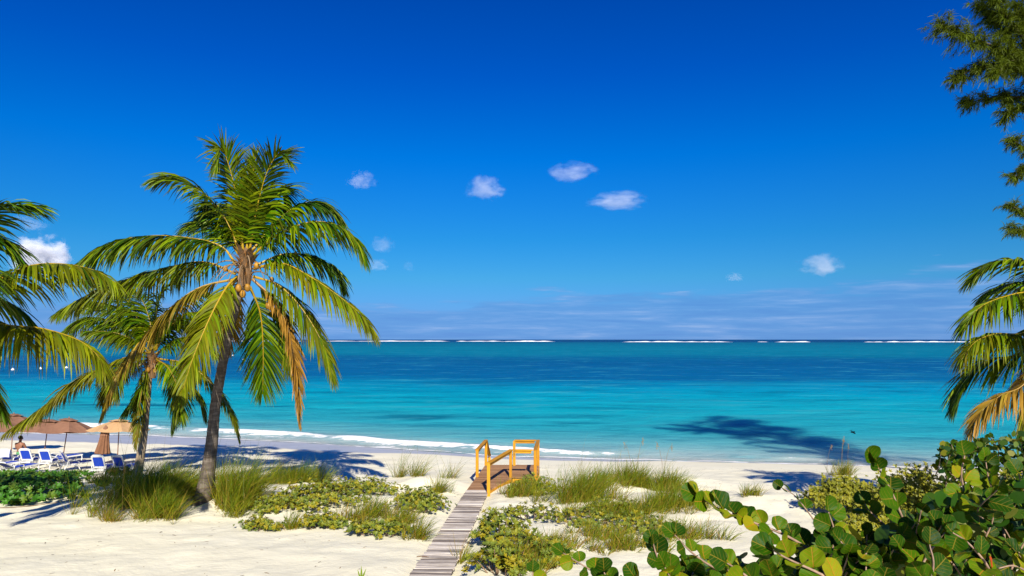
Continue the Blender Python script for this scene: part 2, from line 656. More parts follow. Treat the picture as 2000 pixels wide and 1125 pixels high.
# ------------------------------------------------------------------ sea
m, t, b = mat('sea_water')
geo = t.new('ShaderNodeNewGeometry').outputs['Position']
u0 = t.attr('off', 'Fac')
foam_a = t.attr('foam', 'Fac')
patch = t.attr('patch', 'Fac')
nb = t.noise(t.mapping(geo, (.010, .03, 1)), 1.0, 5, .6)
ns = t.noise(t.mapping(geo, (.05, .22, 1)), 1.0, 5, .62)
nt_ = t.noise(t.mapping(geo, (.30, 1.1, 1)), 1.0, 4, .6)
nf = t.noise(t.mapping(geo, (.018, .030, 1)), 1.0, 9, .74, .15)
nm = t.noise(t.mapping(geo, (.10, .24, 1)), 1.0, 7, .72, .2)
u = t.math('ADD', u0, t.math('MULTIPLY', t.math('SUBTRACT', nb, .5), .06))
u = t.math('ADD', u, t.math('MULTIPLY', t.math('SUBTRACT', ns, .5), .030))
K = 10.6
stops = [(0.0, (.42, .47, .46)), (1.25, (.28, .45, .46)), (2.0, (.11, .38, .42)), (2.6, (.025, .335, .405)),
         (3.3, (.004, .345, .43)), (3.85, (.0, .31, .44)), (4.18, (.0, .255, .42)), (4.45, (.0, .115, .29)),
         (5.15, (.0, .09, .255)), (5.42, (.0, .11, .255)), (5.62, (.0, .165, .275)), (6.3, (.0, .165, .265)),
         (6.9, (.0, .125, .23)), (7.35, (.0, .10, .21)), (7.62, (.0, .035, .15)), (9.5, (.0, .03, .14))]
base = t.ramp(u, [(p / K, c) for p, c in stops])
base = t.mix(t.math('MULTIPLY', patch, t.smooth(ns, .40, .62)), base, (.0, .085, .17))
# light and dark sides of small chop, painted as streaks into the water colour
base = t.mix(t.math('MULTIPLY', t.smooth(ns, .52, .72), .28), base, (.0, .10, .19))
base = t.mix(t.math('MULTIPLY', t.smooth(nt_, .58, .78), .22), base, (.10, .40, .46))
base = t.mix(t.math('MULTIPLY', t.smooth(nf, .52, .68), .38), base, (.0, .065, .15))
base = t.mix(t.math('MULTIPLY', t.smooth(nm, .51, .66), .42), base, (.0, .11, .19))
base = t.mix(t.math('MULTIPLY', t.smooth(nm, .47, .32), .50), base, (.05, .37, .44))
base = t.mix(t.math('MULTIPLY', t.smooth(nf, .47, .33), .25), base, (.02, .27, .36))
fn = t.noise(t.mapping(geo, (.55, 1.5, 1.0)), 1.6, 6, .65)
fm = t.math('ADD', foam_a, t.math('MULTIPLY', t.math('SUBTRACT', fn, .5), 1.5))
fmask = t.smooth(fm, .42, .60)
wv1 = t.noise(t.mapping(geo, (.55, 1.5, 1)), 1.0, 5, .65, .3)
wv2 = t.noise(t.mapping(geo, (.07, .22, 1)), 1.0, 4, .6, .2)
hh = t.math('ADD', t.math('MULTIPLY', wv1, .35), t.math('MULTIPLY', wv2, 1.4))
wn_ = t.bump(hh, 1.0, 1.3)
t.n.remove(b)
sss = t.new('ShaderNodeSubsurfaceScattering', falloff='BURLEY')      # light spreads inside the water
t.link(base, sss.inputs['Color'])
sss.inputs['Scale'].default_value = 2.6
t.link(t.bump(hh, .8, 1.2), sss.inputs['Normal'])
sss.inputs['Radius'].default_value = (.9, 1.6, 2.0)
dfu = t.new('ShaderNodeBsdfDiffuse')
t.link(base, dfu.inputs['Color'])
t.link(t.bump(hh, .6, 1.0), dfu.inputs['Normal'])
wmx = t.new('ShaderNodeMixShader')
wmx.inputs[0].default_value = .85
t.link(dfu.outputs[0], wmx.inputs[1])
t.link(sss.outputs[0], wmx.inputs[2])
dff = t.new('ShaderNodeBsdfDiffuse')
dff.inputs['Color'].default_value = (.83, .83, .82, 1)
df = t.new('ShaderNodeMixShader')
t.link(fmask, df.inputs[0])
t.link(wmx.outputs[0], df.inputs[1])
t.link(dff.outputs[0], df.inputs[2])
gl = t.new('ShaderNodeBsdfGlossy')
gl.inputs['Roughness'].default_value = .18
t.link(wn_, gl.inputs['Normal'])
fr_ = t.new('ShaderNodeFresnel')
fr_.inputs['IOR'].default_value = 1.33
t.link(wn_, fr_.inputs['Normal'])
mx = t.new('ShaderNodeMixShader')
t.link(t.math('MULTIPLY', t.math('MULTIPLY', fr_.outputs[0], .22), t.math('SUBTRACT', 1.0, fmask)), mx.inputs[0])
t.link(df.outputs[0], mx.inputs[1])
t.link(gl.outputs[0], mx.inputs[2])
t.link(mx.outputs[0], t.n['Material Output'].inputs['Surface'])
M['sea'] = m


def breaker(x):
    oc = np.interp(x, [-60, -39, -26, -14, -5, 0, 6, 30], [5.5, 4.6, 3.4, 2.4, 2.2, 2.6, 1.8, 1.0])
    wd = np.interp(x, [-60, -39, -26, -14, -5, 0, 6, 30], [2.0, 1.7, 1.3, 1.6, 1.3, 1.0, .55, .4])
    am = np.interp(x, [-60, -39, -26, -14, -5, 0, 2.5, 7, 14, 30], [1, 1, .8, .85, .85, .8, .62, .50, .42, .2])
    oc = oc + (vnoise(x * .25, x * 0, 11) - .5) * 1.2
    am = am * (.50 + .62 * vnoise(x * .3, x * 0 + 4.2, 12))
    return oc, wd, am


def sea_z(X, Y):
    o = Y - shore(X)
    oc, wd, am = breaker(X)
    z = SEA + .012 + 0.30 * am * np.exp(-((o - oc - .3) / (wd * .8)) ** 2)
    z += .10 * sstep(3, 9, o) * (1 - sstep(50, 90, o)) * (vnoise(X * .18, Y * .5, 14) - .5)
    z += .03 * (vnoise(X * .9, Y * 1.6, 15) - .5) * (1 - sstep(20, 40, o))
    return z


def sea_foam(X, Y):
    o = Y - shore(X)
    oc, wd, am = breaker(X)
    f = am * np.exp(-(np.clip((o - oc) / wd, -3, 3)) ** 2 * np.where(o > oc, 3.2, 1.6))
    tail = am * .44 * np.exp(-((o - .55 * oc) / (wd * .9)) ** 2)
    fr = .72 * np.exp(-((o - .12 - .5 * (vnoise(X * .5, X * 0, 16) - .5)) / .16) ** 2) * (.75 + .6 * vnoise(X * .25, X * 0 + 9, 17))
    far = .30 * np.exp(-((o - oc - 1.8) / 1.0) ** 2) * am
    return np.maximum.reduce([f, tail, fr, far])


def sea_off(X, Y):
    return np.log(np.clip(Y - shore(X), 0, None) + 1) / K


def sea_patch(X, Y):
    o = Y - shore(X)
    g = np.exp(-((o - 18 - 3 * (vnoise(X * .05, X * 0, 20) - .5)) / 2.6) ** 2) * sstep(-16, -8, X) * (1 - sstep(4, 10, X))
    g2 = np.exp(-((o - 21) / 3.0) ** 2) * (1 - sstep(-26, -20, X))
    n = sstep(.42, .66, vnoise(X * .22, Y * .5, 21))
    return np.clip((g + g2) * n * .9, 0, 1)


xp = np.concatenate([np.arange(0, 46, .3), 46 * 1.09 ** np.arange(0, 80)])
xs = np.concatenate([-xp[::-1], xp[1:]])
ov = np.concatenate([np.arange(-3, 9, .11), np.arange(9, 30, .4), 30 * 1.07 ** np.arange(0, 108)])
gridmesh(xs, ov, sea_z, 'sea', M['sea'], {'off': sea_off, 'foam': sea_foam, 'patch': sea_patch},
         warp=lambda X, O: (X, O + shore(np.clip(X, -400, 400))))

# surf on the reef, far out
mb = MB()


def surf(px0, px1, Y, h, seed):
    r = np.random.default_rng(seed)
    n = max(12, int((px1 - px0) / 4))
    px = np.linspace(px0, px1, n)
    x = (px - 1000) / FPX * Y
    yy = Y + 14 * np.sin(px * .03 + seed) + r.uniform(-6, 6, n)
    hh = h * (.35 + .9 * vnoise(px * .08, px * 0 + seed, 30)) * sstep(0, .12, np.linspace(0, 1, n)) * sstep(0, .12, np.linspace(1, 0, n)) + .1
    V = np.concatenate([np.stack([x, yy - 5, np.full(n, SEA + .01)], 1), np.stack([x, yy, SEA + hh], 1),
                        np.stack([x, yy + 4, SEA + hh * .8], 1), np.stack([x, yy + 9, np.full(n, SEA + .01)], 1)])
    F = [(k * n + i, k * n + i + 1, (k + 1) * n + i + 1, (k + 1) * n + i) for k in range(3) for i in range(n - 1)]
    mb.add(V, F, col=(.85, .85, .85))


for i, (a, c, Y, h) in enumerate([(600, 700, 2700, 3.4), (690, 880, 2550, 3.8), (890, 985, 2450, 3.4), (980, 1085, 2300, 4.6), (1214, 1430, 1900, 3.6),
                                  (1484, 1500, 1900, 1.8), (1512, 1582, 1850, 3.4), (1686, 1720, 1820, 2.8), (1718, 1935, 1820, 3.8),
                                  (350, 600, 2800, 3.0), (1960, 2300, 1900, 3.5)]):
    surf(a, c, Y, h * .62, i + 3)
M['surf'] = plain('white_surf', (.86, .87, .88), .9, .1, .06, .05)
mb.build('reef_surf', M['surf'], kind='stuff')

# ------------------------------------------------------------------ clouds
m = bpy.data.materials.new('cloud_vapour')
m.use_nodes = True
t = NT(m.node_tree)
t.n.remove(t.n['Principled BSDF'])
oc = t.new('ShaderNodeTexCoord').outputs['Object']
oi = t.new('ShaderNodeObjectInfo')
off = t.new('ShaderNodeCombineXYZ')
for i in range(3):
    t.link(t.math('MULTIPLY', oi.outputs['Random'], 61.0 + 17 * i), off.inputs[i])
pv = t.vmath('ADD', oc, off.outputs[0])
wob = t.noise(pv, 1.7, 6, .66)
sp = t.new('ShaderNodeSeparateXYZ')
t.link(oc, sp.inputs[0])
zc = sp.outputs['Z']
rad = t.vmath('LENGTH', oc)
flat = t.math('MULTIPLY', t.smooth(zc, -.15, -.65), .5)
sh = t.math('SUBTRACT', t.math('ADD', t.math('SUBTRACT', .78, rad), t.math('MULTIPLY', t.math('SUBTRACT', wob, .5), 3.1)), flat)
edgef = t.math('SUBTRACT', 1.0, t.smooth(rad, .75, .98))
dens = t.math('MULTIPLY', t.math('MULTIPLY', t.smooth(sh, .0, .55), edgef), t.attr('thick', 'Fac'))
dn = t.new('ShaderNodeAttribute', attribute_type='OBJECT', attribute_name='thick')
dens = t.math('MULTIPLY', t.math('MULTIPLY', t.smooth(sh, .0, .55), edgef), dn.outputs['Fac'])
pvn = t.new('ShaderNodeVolumePrincipled')
pvn.inputs['Color'].default_value = (.96, .96, .98, 1)
pvn.inputs['Anisotropy'].default_value = -0.3
t.link(dens, pvn.inputs['Density'])
t.link(pvn.outputs[0], t.n['Material Output'].inputs['Volume'])
M['cloud'] = m
cb = MB()
cb.ball((0, 0, 0), 1, 20, 12)
cloud_me = cb.mesh('cloud', M['cloud'], smooth=True)
CLOUDS = [
    (707, 355, 58, 44, .012, 'small round white cloud high above the palm crown on its right'),
    (947, 371, 80, 50, .016, 'puffy white cloud with a lumpy top, in mid sky left of centre'),
    (1120, 339, 92, 42, .012, 'ragged thin white cloud, highest of the small clouds in the sky'),
    (1208, 395, 118, 38, .012, 'long low flat cloud in mid sky, just below the highest ragged one'),
    (748, 481, 46, 42, .009, 'faint small cloud beside the right fronds of the coconut palm, upper of two'),
    (736, 520, 46, 30, .011, 'faint small cloud beside the right fronds of the coconut palm, lower of two'),
    (800, 523, 26, 24, .005, 'very faint wisp of cloud right of the palm fronds, above the sea'),
    (1603, 522, 84, 50, .016, 'white cloud with grey base low in the sky on the right'),
    (1433, 543, 36, 20, .012, 'tiny grey white cloud low in the sky, left of the grey-based one'),
    (78, 505, 105, 95, .030, 'bright white cumulus cloud behind the palm fronds on the left'),
    (60, 438, 70, 42, .006, 'pale veil of cloud above the bright white cumulus on the left'),
]
for px, py, wd, hg, th, lab in CLOUDS:
    Y = 4200.0
    o = bpy.data.objects.new('cloud', cloud_me)
    COL.objects.link(o)
    o.location = at(px, py, Y)
    s = Y / FPX / 2
    o.scale = (wd * s * 1.25, wd * s * 1.1, hg * s * 1.3)
    o['thick'] = th * (.22 if th < .02 else .7)
    tag(o, lab, 'cloud', 'small clouds in the sky')


# ------------------------------------------------------------------ palms
GREEN = np.array([(.022, .085, .001), (.055, .135, .001), (.125, .190, .001), (.010, .045, .001)])
STRAW = np.array([.36, .19, .03])


def frond(root, pts, Lf, dry=0.0, grav=1.1, seed=0, bare=.10, lift=.18, gap=.034, yellow=0.0, wide=.074, rollv=0.0, ribk=1.0):
    r = np.random.default_rng(seed)
    P = catmull(pts, 46)
    seg = np.linalg.norm(np.diff(P, axis=0), axis=1)
    S = np.concatenate([[0], np.cumsum(seg)])
    Ltot = S[-1]
    T = nrm(np.gradient(P, axis=0))
    hz = P[-1] - P[0]
    hz = hz + np.array([1e-3, 1e-3, 0])
    out = nrm(np.array([hz[0], hz[1], 0]))
    B0 = np.cross(out, (0, 0, 1))
    if rollv:
        B0 = B0 * math.cos(rollv) + np.array([0, 0, 1]) * math.sin(rollv)
    # midrib
    tt = S / Ltot
    rad = np.interp(tt, [0, .06, .14, .5, 1], [.052, .042, .032, .018, .005])
    rc = ribk * np.array([.40, .26, .012]) * (1 - dry) + np.array([.30, .17, .06]) * dry
    g0 = np.array([.16, .17, .02])
    rcol = np.array([rc * (1 - .55 * max(0, x - .5)) + g0 * .4 * max(0, x - .5) for x in tt])
    mb = MB()
    mb.tube(P, rad, 6, rcol)
    rib = mb.build('frond', M['rib'], root, smooth=True)
    # leaflets
    n = int(Ltot * (1 - bare) / gap)
    mb = MB()
    for s in (-1, 1):
        t_ = bare + (1 - bare) * (np.linspace(0, 1, n) ** .92)
        t_ = np.clip(t_ + r.normal(0, .003, n), bare, 1)
        Pi = np.stack([np.interp(t_, tt, P[:, k]) for k in range(3)], 1)
        Ti = nrm(np.stack([np.interp(t_, tt, T[:, k]) for k in range(3)], 1))
        Si = nrm(B0 - Ti * (Ti @ B0)[:, None])
        Ni = np.cross(Si, Ti)
        a = np.radians(np.interp(t_, [bare, .5, 1], [28, 42, 74]) + r.normal(0, 5, n))
        D = s * Si * np.cos(a)[:, None] + Ti * np.sin(a)[:, None] + Ni * (lift + r.normal(0, .10, n))[:, None]
        L = 1.5 * Lf * np.interp((t_ - bare) / (1 - bare), [0, .12, .35, .6, .85, 1], [.55, .85, 1, .95, .65, .35]) * r.uniform(.86, 1.08, n)
        W = wide * np.interp((t_ - bare) / (1 - bare), [0, .3, .8, 1], [.8, 1, .75, .5]) * r.uniform(.8, 1.1, n)
        gv = grav * 1.18 * r.uniform(.65, 1.45, n)
        sd = Ti + r.normal(0, .28, (n, 3))
        cb_ = GREEN[r.integers(0, 4, n)] * r.uniform(.6, 1.35, (n, 1))
        yl = np.clip(yellow + r.normal(0, .08, n), 0, 1)[:, None]
        cb_ = cb_ * (1 - yl) + np.array([.30, .25, .003]) * yl
        dr = np.clip(dry * 1.3 - .15 + r.normal(0, .06 + .12 * dry, n) + .2 * dry * t_, 0, 1)[:, None]
        tipd = np.clip(dr + r.uniform(0, .30, n)[:, None] * (.25 + 1.3 * dry), 0, 1)
        br = STRAW * r.uniform(.6, 1.2, (n, 1))
        mb.ribbons(Pi, D, L, W, gv, sd, cb_ * (1 - dr) + br * dr, cb_ * (1 - tipd) + br * tipd, 4, [.55, 1, .85, .5, .05])
    mb.build('leaflets', M['palm'], rib, kind='stuff')
    return rib


def path3(pix, Y, dy):
    n = len(pix)
    if np.isscalar(dy):
        dy = [dy * (i / (n - 1)) ** 1.1 for i in range(n)]
    return [at(p[0], p[1], Y + d) for p, d in zip(pix, dy)]


def trunk(root, pts, rads, material, ring=.09, amp=.03, twist=.0):
    P = catmull(pts, 110)
    R = np.interp(np.linspace(0, 1, 110), np.linspace(0, 1, len(rads)), rads)
    S = np.concatenate([[0], np.cumsum(np.linalg.norm(np.diff(P, axis=0), axis=1))])
    T = nrm(np.gradient(P, axis=0))
    sides = 18
    ang = np.arange(sides) / sides * 2 * PI
    U = np.array([1., 0, 0])
    V = []
    for i in range(len(P)):
        U = nrm(U - T[i] * np.dot(U, T[i]))
        W = np.cross(T[i], U)
        ph = (S[i] / ring + ang / (2 * PI) * twist + .5 * vnoise(ang * 1.3, S[i] * 2 + ang * 0, 40)) % 1.0
        rr = R[i] * (1 + amp * (1 - ph) * 1.6 - amp + .05 * (vnoise(ang * 1.5, ang * 0 + S[i] * 1.2, 41) - .5))
        V.append(P[i] + rr[:, None] * (np.cos(ang)[:, None] * U + np.sin(ang)[:, None] * W))
    F = [(i * sides + j, i * sides + (j + 1) % sides, (i + 1) * sides + (j + 1) % sides, (i + 1) * sides + j)
         for i in range(len(P) - 1) for j in range(sides)]
    mb = MB()
    mb.add(np.vstack(V), F)
    return mb.build('trunk', material, root, smooth=True)


def crown_bits(root, c, seed, nuts, stalks=12, scale=1.0):
    r = np.random.default_rng(seed)
    c = np.asarray(c, float)
    mb = MB()                                              # leaf bases and fibre sheaths wrapped round the heart of the crown
    for i in range(26):
        a = r.uniform(0, 2 * PI)
        d = np.array([math.cos(a), math.sin(a), 0])
        z0 = r.uniform(-.55, .30) * scale
        p = c + d * .13 * scale + np.array([0, 0, z0])
        L = r.uniform(.28, .6) * scale
        col = np.array([.42, .28, .16]) * r.uniform(.45, 1.3)
        mb.ribbons([p], [d * .5 + np.array([0, 0, .8])], [L], [.20 * scale], [.5], [np.cross(d, (0, 0, 1))], col, col * .7, 4, [1, 1, .8, .6, .15])
    for i in range(240):
        a = r.uniform(0, 2 * PI)
        d = np.array([math.cos(a), math.sin(a), r.uniform(-.3, .9)])
        p = c + d * .14 * scale + np.array([0, 0, r.uniform(-.5, .45) * scale])
        col = np.array([.42, .17, .025]) * r.uniform(.4, 1.4)
        mb.ribbons([p], [d], [r.uniform(.18, .5) * scale], [.013], [r.uniform(.3, 1.6)], [np.cross(d, (0, 0, 1))], col, col, 3)
    mb.tube([c + (0, 0, -.75 * scale), c + (0, 0, -.35 * scale), c + (0, 0, .2 * scale), c + (.02, 0, .5 * scale)],
            [.13 * scale, .20 * scale, .15 * scale, .05 * scale], 12, (.20, .115, .055))
    mb.build('leaf_sheaths', M['fibre'], root, kind='stuff')
    for i in range(stalks):                                # dry flower stalks and stubs
        a = r.uniform(0, 2 * PI)
        d = np.array([math.cos(a), math.sin(a), 0])
        p = c + np.array([0, 0, r.uniform(-.45, .1) * scale])
        L = r.uniform(.7, 1.5) * scale
        pts = [p, p + d * L * .4 + (0, 0, .12), p + d * L * .75 + (0, 0, -.05), p + d * L + (0, 0, -.4)]
        mb = MB()
        col = np.array([.27, .18, .10]) * r.uniform(.6, 1.3)
        mb.tube(catmull(pts, 9), np.linspace(.030, .010, 9) * scale, 5, col)
        mb.build('flower_stalk', M['rib'], root, smooth=True)
    for (q, rr) in nuts:
        mb = MB()
        mb.ball(np.asarray(q, float), (rr, rr, rr * 1.3), 12, 8)
        mb.build('coconut', M['coconut'], root, smooth=True)


# the big palm in front
tb = gnd(397, 981)
YM = tb[1]
main = thing('coconut_palm', 'tall coconut palm with leaning grey trunk, standing in the grass, its whole crown in view', 'palm tree', tb)
trunk(main, [at(388, 998, YM), at(402, 945, YM), at(413, 870, YM), at(421, 790, YM), at(434, 715, YM), at(449, 645, YM), at(463, 590, YM), at(476, 540, YM)],
      [.30, .25, .20, .168, .150, .140, .130, .125, .13], M['bark_dark'], .13, .05, 1.0)
FM = [
    # pixels, depth offset at the tip, leaflet length, dry, gravity, yellow
    ([(476, 500), (468, 420), (452, 340), (432, 290), (421, 330)], -1.0, .80, 0, .5, .12),
    ([(482, 495), (486, 410), (494, 345), (500, 300)], -.2, .62, 0, .05, .25),
    ([(487, 495), (500, 415), (520, 340), (545, 300), (566, 318)], -.9, .80, 0, .45, .10),
    ([(484, 495), (505, 430), (535, 375), (556, 375), (562, 420)], 1.6, .85, 0, .9, 0),
    ([(478, 495), (455, 440), (420, 400), (385, 430)], 2.2, .80, 0, 1.0, 0),
    ([(468, 490), (438, 425), (395, 375), (350, 350), (303, 352)], -.3, .95, 0, .9, .08),
    ([(466, 495), (430, 450), (392, 432), (362, 445)], 2.4, .85, 0, 1.1, 0),
    ([(463, 520), (430, 480), (355, 463), (275, 462), (200, 482), (122, 538)], -.6, 1.0, .02, 1.5, .10),
    ([(460, 535), (400, 512), (330, 522), (240, 548), (165, 580), (112, 612)], .7, .95, .10, 1.5, .15),
    ([(460, 545), (395, 560), (345, 592), (290, 650), (235, 722), (202, 806)], -1.3, .85, .42, 1.3, .25),
    ([(463, 540), (440, 565), (408, 625), (375, 705), (354, 775)], -2.6, .95, .06, 1.2, .30),
    ([(464, 545), (420, 590), (385, 650), (365, 720)], .8, .85, .35, 1.3, .1),
    ([(492, 490), (540, 432), (590, 398), (635, 398), (668, 432)], 1.2, .95, 0, 1.3, 0),
    ([(492, 500), (540, 460), (605, 434), (660, 440), (696, 470), (712, 505)], -.8, 1.0, 0, 1.4, .08),
    ([(496, 520), (555, 496), (615, 502), (655, 530), (672, 562)], 1.4, .9, .05, 1.3, 0),
    ([(496, 525), (550, 514), (610, 543), (668, 583), (708, 618), (731, 652)], -1.0, .95, .08, 1.3, .25),
    ([(495, 540), (545, 558), (592, 606), (632, 676), (650, 738)], -.6, .95, .14, 1.2, .14),
    ([(493, 545), (535, 585), (562, 640), (577, 720), (584, 826)], -.2, .60, .95, 1.0, .2),
    ([(488, 560), (508, 610), (514, 680), (513, 768)], 1.2, 1.05, .05, .6, 0),
    ([(494, 545), (540, 600), (556, 660), (560, 720)], .9, .95, .15, 1.0, .05),
    ([(480, 500), (496, 440), (520, 400), (545, 410)], 2.8, .9, 0, 1.0, 0),
    ([(476, 500), (462, 450), (448, 410), (440, 400)], 2.6, .9, 0, .8, 0),
    ([(470, 540), (450, 590), (446, 640), (440, 690)], 1.6, .7, .5, 1.0, .1),
]
CM = at(481, 525, YM)
for i, (pix, dy, Lf, dry, gv, yl) in enumerate(FM):
    frond(main, path3(pix, YM, dy), Lf, dry, gv, 100 + i, yellow=yl)
crown_bits(main, at(480, 514, YM), 4, [(at(466, 563, YM - .28), .10), (at(483, 562, YM - .30), .10), (at(501, 519, YM - .2), .085), (at(525, 597, YM - .1), .105),
                         (at(440, 525, YM - .1), .075), (at(474, 574, YM - .2), .10), (at(531, 546, YM - .1), .07)], 16)

# second palm, behind
t2 = gnd(268, 935)
Y2 = t2[1]
second = thing('coconut_palm', 'shorter coconut palm with pale ringed trunk, behind the leaning palm on its left', 'palm tree', t2)
trunk(second, [at(264, 948, Y2), at(272, 905, Y2), at(281, 850, Y2), at(287, 790, Y2), at(291, 740, Y2), at(296, 695, Y2)],
      [.22, .185, .150, .132, .125, .13], M['bark_pale'], .11, .05)
F2 = [
    ([(296, 690), (268, 668), (225, 650), (168, 646)], -.6, .8, .02, 1.4, .15),
    ([(294, 698), (250, 697), (206, 716), (146, 744), (83, 796), (10, 846)], -.8, .95, .18, 1.3, .35),
    ([(296, 685), (272, 628), (222, 597), (160, 590), (110, 612)], .6, .95, 0, 1.2, .1),
    ([(298, 685), (292, 625), (270, 575), (235, 560)], .8, .9, 0, .9, .05),
    ([(300, 682), (305, 620), (318, 570), (345, 550)], .4, .9, 0, .8, .05),
    ([(304, 685), (335, 635), (375, 610), (415, 625)], -.5, .9, 0, 1.2, .1),
    ([(304, 692), (345, 662), (390, 662), (425, 690)], .6, .9, .05, 1.3, .05),
    ([(306, 700), (368, 712), (418, 755), (452, 806), (466, 856)], .2, .70, .10, 1.1, .25),
    ([(292, 708), (284, 740), (265, 775), (246, 800)], -.4, .95, .05, .9, 0),
    ([(308, 710), (330, 745), (338, 790), (334, 835)], .2, .85, .08, .9, 0),
    ([(290, 705), (276, 770), (270, 820), (266, 872)], -.6, .55, .25, .8, .1),
    ([(300, 685), (280, 640), (240, 620), (190, 640)], 1.8, .9, 0, 1.2, .05),
    ([(302, 685), (320, 640), (350, 625), (385, 650)], 2.0, .9, 0, 1.2, .05),
    ([(296, 700), (250, 715), (215, 740), (200, 790)], 1.4, .85, .2, 1.2, .15),
    ([(306, 705), (350, 730), (385, 770), (400, 815)], 1.0, .8, .1, 1.1, .05),
    ([(296, 685), (262, 610), (225, 560), (175, 545)], .2, .95, 0, 1.2, .08),
    ([(302, 682), (345, 600), (390, 570), (430, 590)], .3, .95, 0, 1.2, .05),
    ([(296, 692), (240, 640), (180, 620), (120, 650)], 1.0, .95, .03, 1.3, .08),
    ([(298, 690), (270, 690), (235, 720), (225, 775)], -1.6, .85, .12, 1.2, .2),
    ([(302, 700), (330, 720), (350, 770), (352, 820)], -1.2, .9, .05, 1.1, .05),
]
for i, (pix, dy, Lf, dry, gv, yl) in enumerate(F2):
    frond(second, path3(pix, Y2, dy), Lf, dry, gv, 200 + i, yellow=yl, ribk=.55 + yl)
crown_bits(second, at(298, 708, Y2), 6, [(at(290, 722, Y2 - .2), .085), (at(303, 724, Y2 - .15), .08)], 8, .9)

# palm beyond the left edge
Y3 = 15.0
c3 = at(-130, 575, Y3)
third = thing('coconut_palm', 'coconut palm at the left edge, its long bright fronds reaching in over the sea', 'palm tree', (c3[0] - 3.4, Y3 - .6, tz(c3[0] - 3.4, Y3 - .6)))
trunk(third, [(c3[0] - 3.4, Y3 - .6, tz(c3[0] - 3.4, Y3 - .6) - .2), (c3[0] - 2.5, Y3 - .4, 2.5), (c3[0] - 1.1, Y3 - .1, 4.7), tuple(c3)], [.26, .18, .15, .14], M['bark_dark'], .12, .05)
F3 = [
    ([(-125, 560), (-70, 450), (0, 405), (72, 402)], .2, .85, 0, .7, 0),
    ([(-125, 565), (-75, 490), (-10, 465), (44, 512)], .5, .8, 0, 1.0, 0),
    ([(-120, 575), (-10, 548), (60, 519), (130, 516), (190, 530), (226, 552)], -.6, .80, .03, 1.3, .22),
    ([(-120, 585), (-40, 578), (20, 592), (62, 628)], 1.0, .75, 0, 1.2, 0),
    ([(-120, 590), (0, 632), (80, 641), (150, 663), (188, 692), (203, 726)], -1.0, .88, .12, 1.6, .28),
    ([(-128, 600), (-80, 660), (-30, 740), (8, 812)], .2, .7, .1, 1.0, .05),
    ([(-140, 560), (-200, 470), (-290, 430), (-380, 470)], 0, .9, 0, 1.2, 0),
    ([(-140, 580), (-240, 560), (-340, 590), (-420, 660)], .3, .9, .05, 1.3, .1),
    ([(-130, 560), (-125, 440), (-110, 360), (-90, 310)], .5, .8, 0, .4, .1),
    ([(-135, 565), (-165, 470), (-190, 420), (-220, 400)], 2.5, .9, 0, 1, 0),
    ([(-130, 570), (-120, 500), (-110, 480), (-100, 520)], 3.5, .9, 0, 1, 0),
    ([(-130, 570), (-150, 520), (-180, 500), (-200, 560)], -3.5, .9, 0, 1, 0),
    ([(-125, 570), (-90, 520), (-70, 520), (-60, 570)], -3.2, .9, 0, 1, 0),
    ([(-130, 600), (-160, 680), (-190, 760), (-200, 850)], -.4, .8, .3, 1, 0),
]
for i, (pix, dy, Lf, dry, gv, yl) in enumerate(F3):
    frond(third, path3(pix, Y3, dy), Lf, dry, gv, 300 + i, yellow=yl)
crown_bits(third, c3, 8, [], 6)

# palm beyond the right edge
Y4 = 18.0
c4 = at(2085, 615, Y4)
fourth = thing('coconut_palm', 'coconut palm at the right edge with a drooping browned lower frond', 'palm tree', (c4[0] + .7, Y4, tz(c4[0] + .7, Y4)))
trunk(fourth, [(c4[0] + .7, Y4, tz(c4[0] + .7, Y4) - .2), (c4[0] + .5, Y4, 2.5), (c4[0] + .2, Y4, 4.6), tuple(c4)], [.26, .18, .15, .14], M['bark_dark'], .12, .05)
F4 = [
    ([(2078, 595), (2030, 525), (1985, 508), (1935, 515), (1895, 548)], .2, .80, 0, .8, .12),
    ([(2078, 600), (2030, 560), (1975, 555), (1925, 575)], 1.0, .85, 0, 1.0, .05),
    ([(2076, 605), (2020, 572), (1960, 580), (1912, 602), (1884, 640)], -.6, .90, 0, 1.2, .12),
    ([(2074, 618), (2000, 650), (1945, 652), (1905, 668), (1878, 702)], -1.0, .90, .08, 1.5, .22),
    ([(2074, 625), (1990, 690), (1935, 702), (1890, 735), (1864, 792)], .9, 1.0, .03, 1.0, 0),
    ([(2074, 635), (2005, 745), (1955, 772), (1918, 803), (1896, 842)], -.3, .80, .60, 1.2, .35),
    ([(2080, 595), (2065, 500), (2050, 440), (2030, 410)], .4, .8, 0, .5, .1),
    ([(2090, 595), (2120, 500), (2170, 460), (2230, 470)], 0, .9, 0, 1, 0),
    ([(2095, 610), (2160, 570), (2230, 580), (2290, 640)], -.4, .9, 0, 1.2, .1),
    ([(2095, 625), (2160, 640), (2220, 690), (2260, 760)], .2, .9, .1, 1.2, .1),
    ([(2082, 600), (2060, 540), (2040, 530), (2020, 570)], 3.0, .9, 0, 1, 0),
    ([(2088, 600), (2110, 530), (2130, 530), (2150, 580)], -3.2, .9, 0, 1, 0),
    ([(2080, 630), (2040, 700), (2010, 780), (2000, 850)], .6, .85, .3, 1, .1),
]
for i, (pix, dy, Lf, dry, gv, yl) in enumerate(F4):
    frond(fourth, path3(pix, Y4, dy), Lf, dry, gv, 400 + i, yellow=yl)
crown_bits(fourth, c4, 9, [], 6)

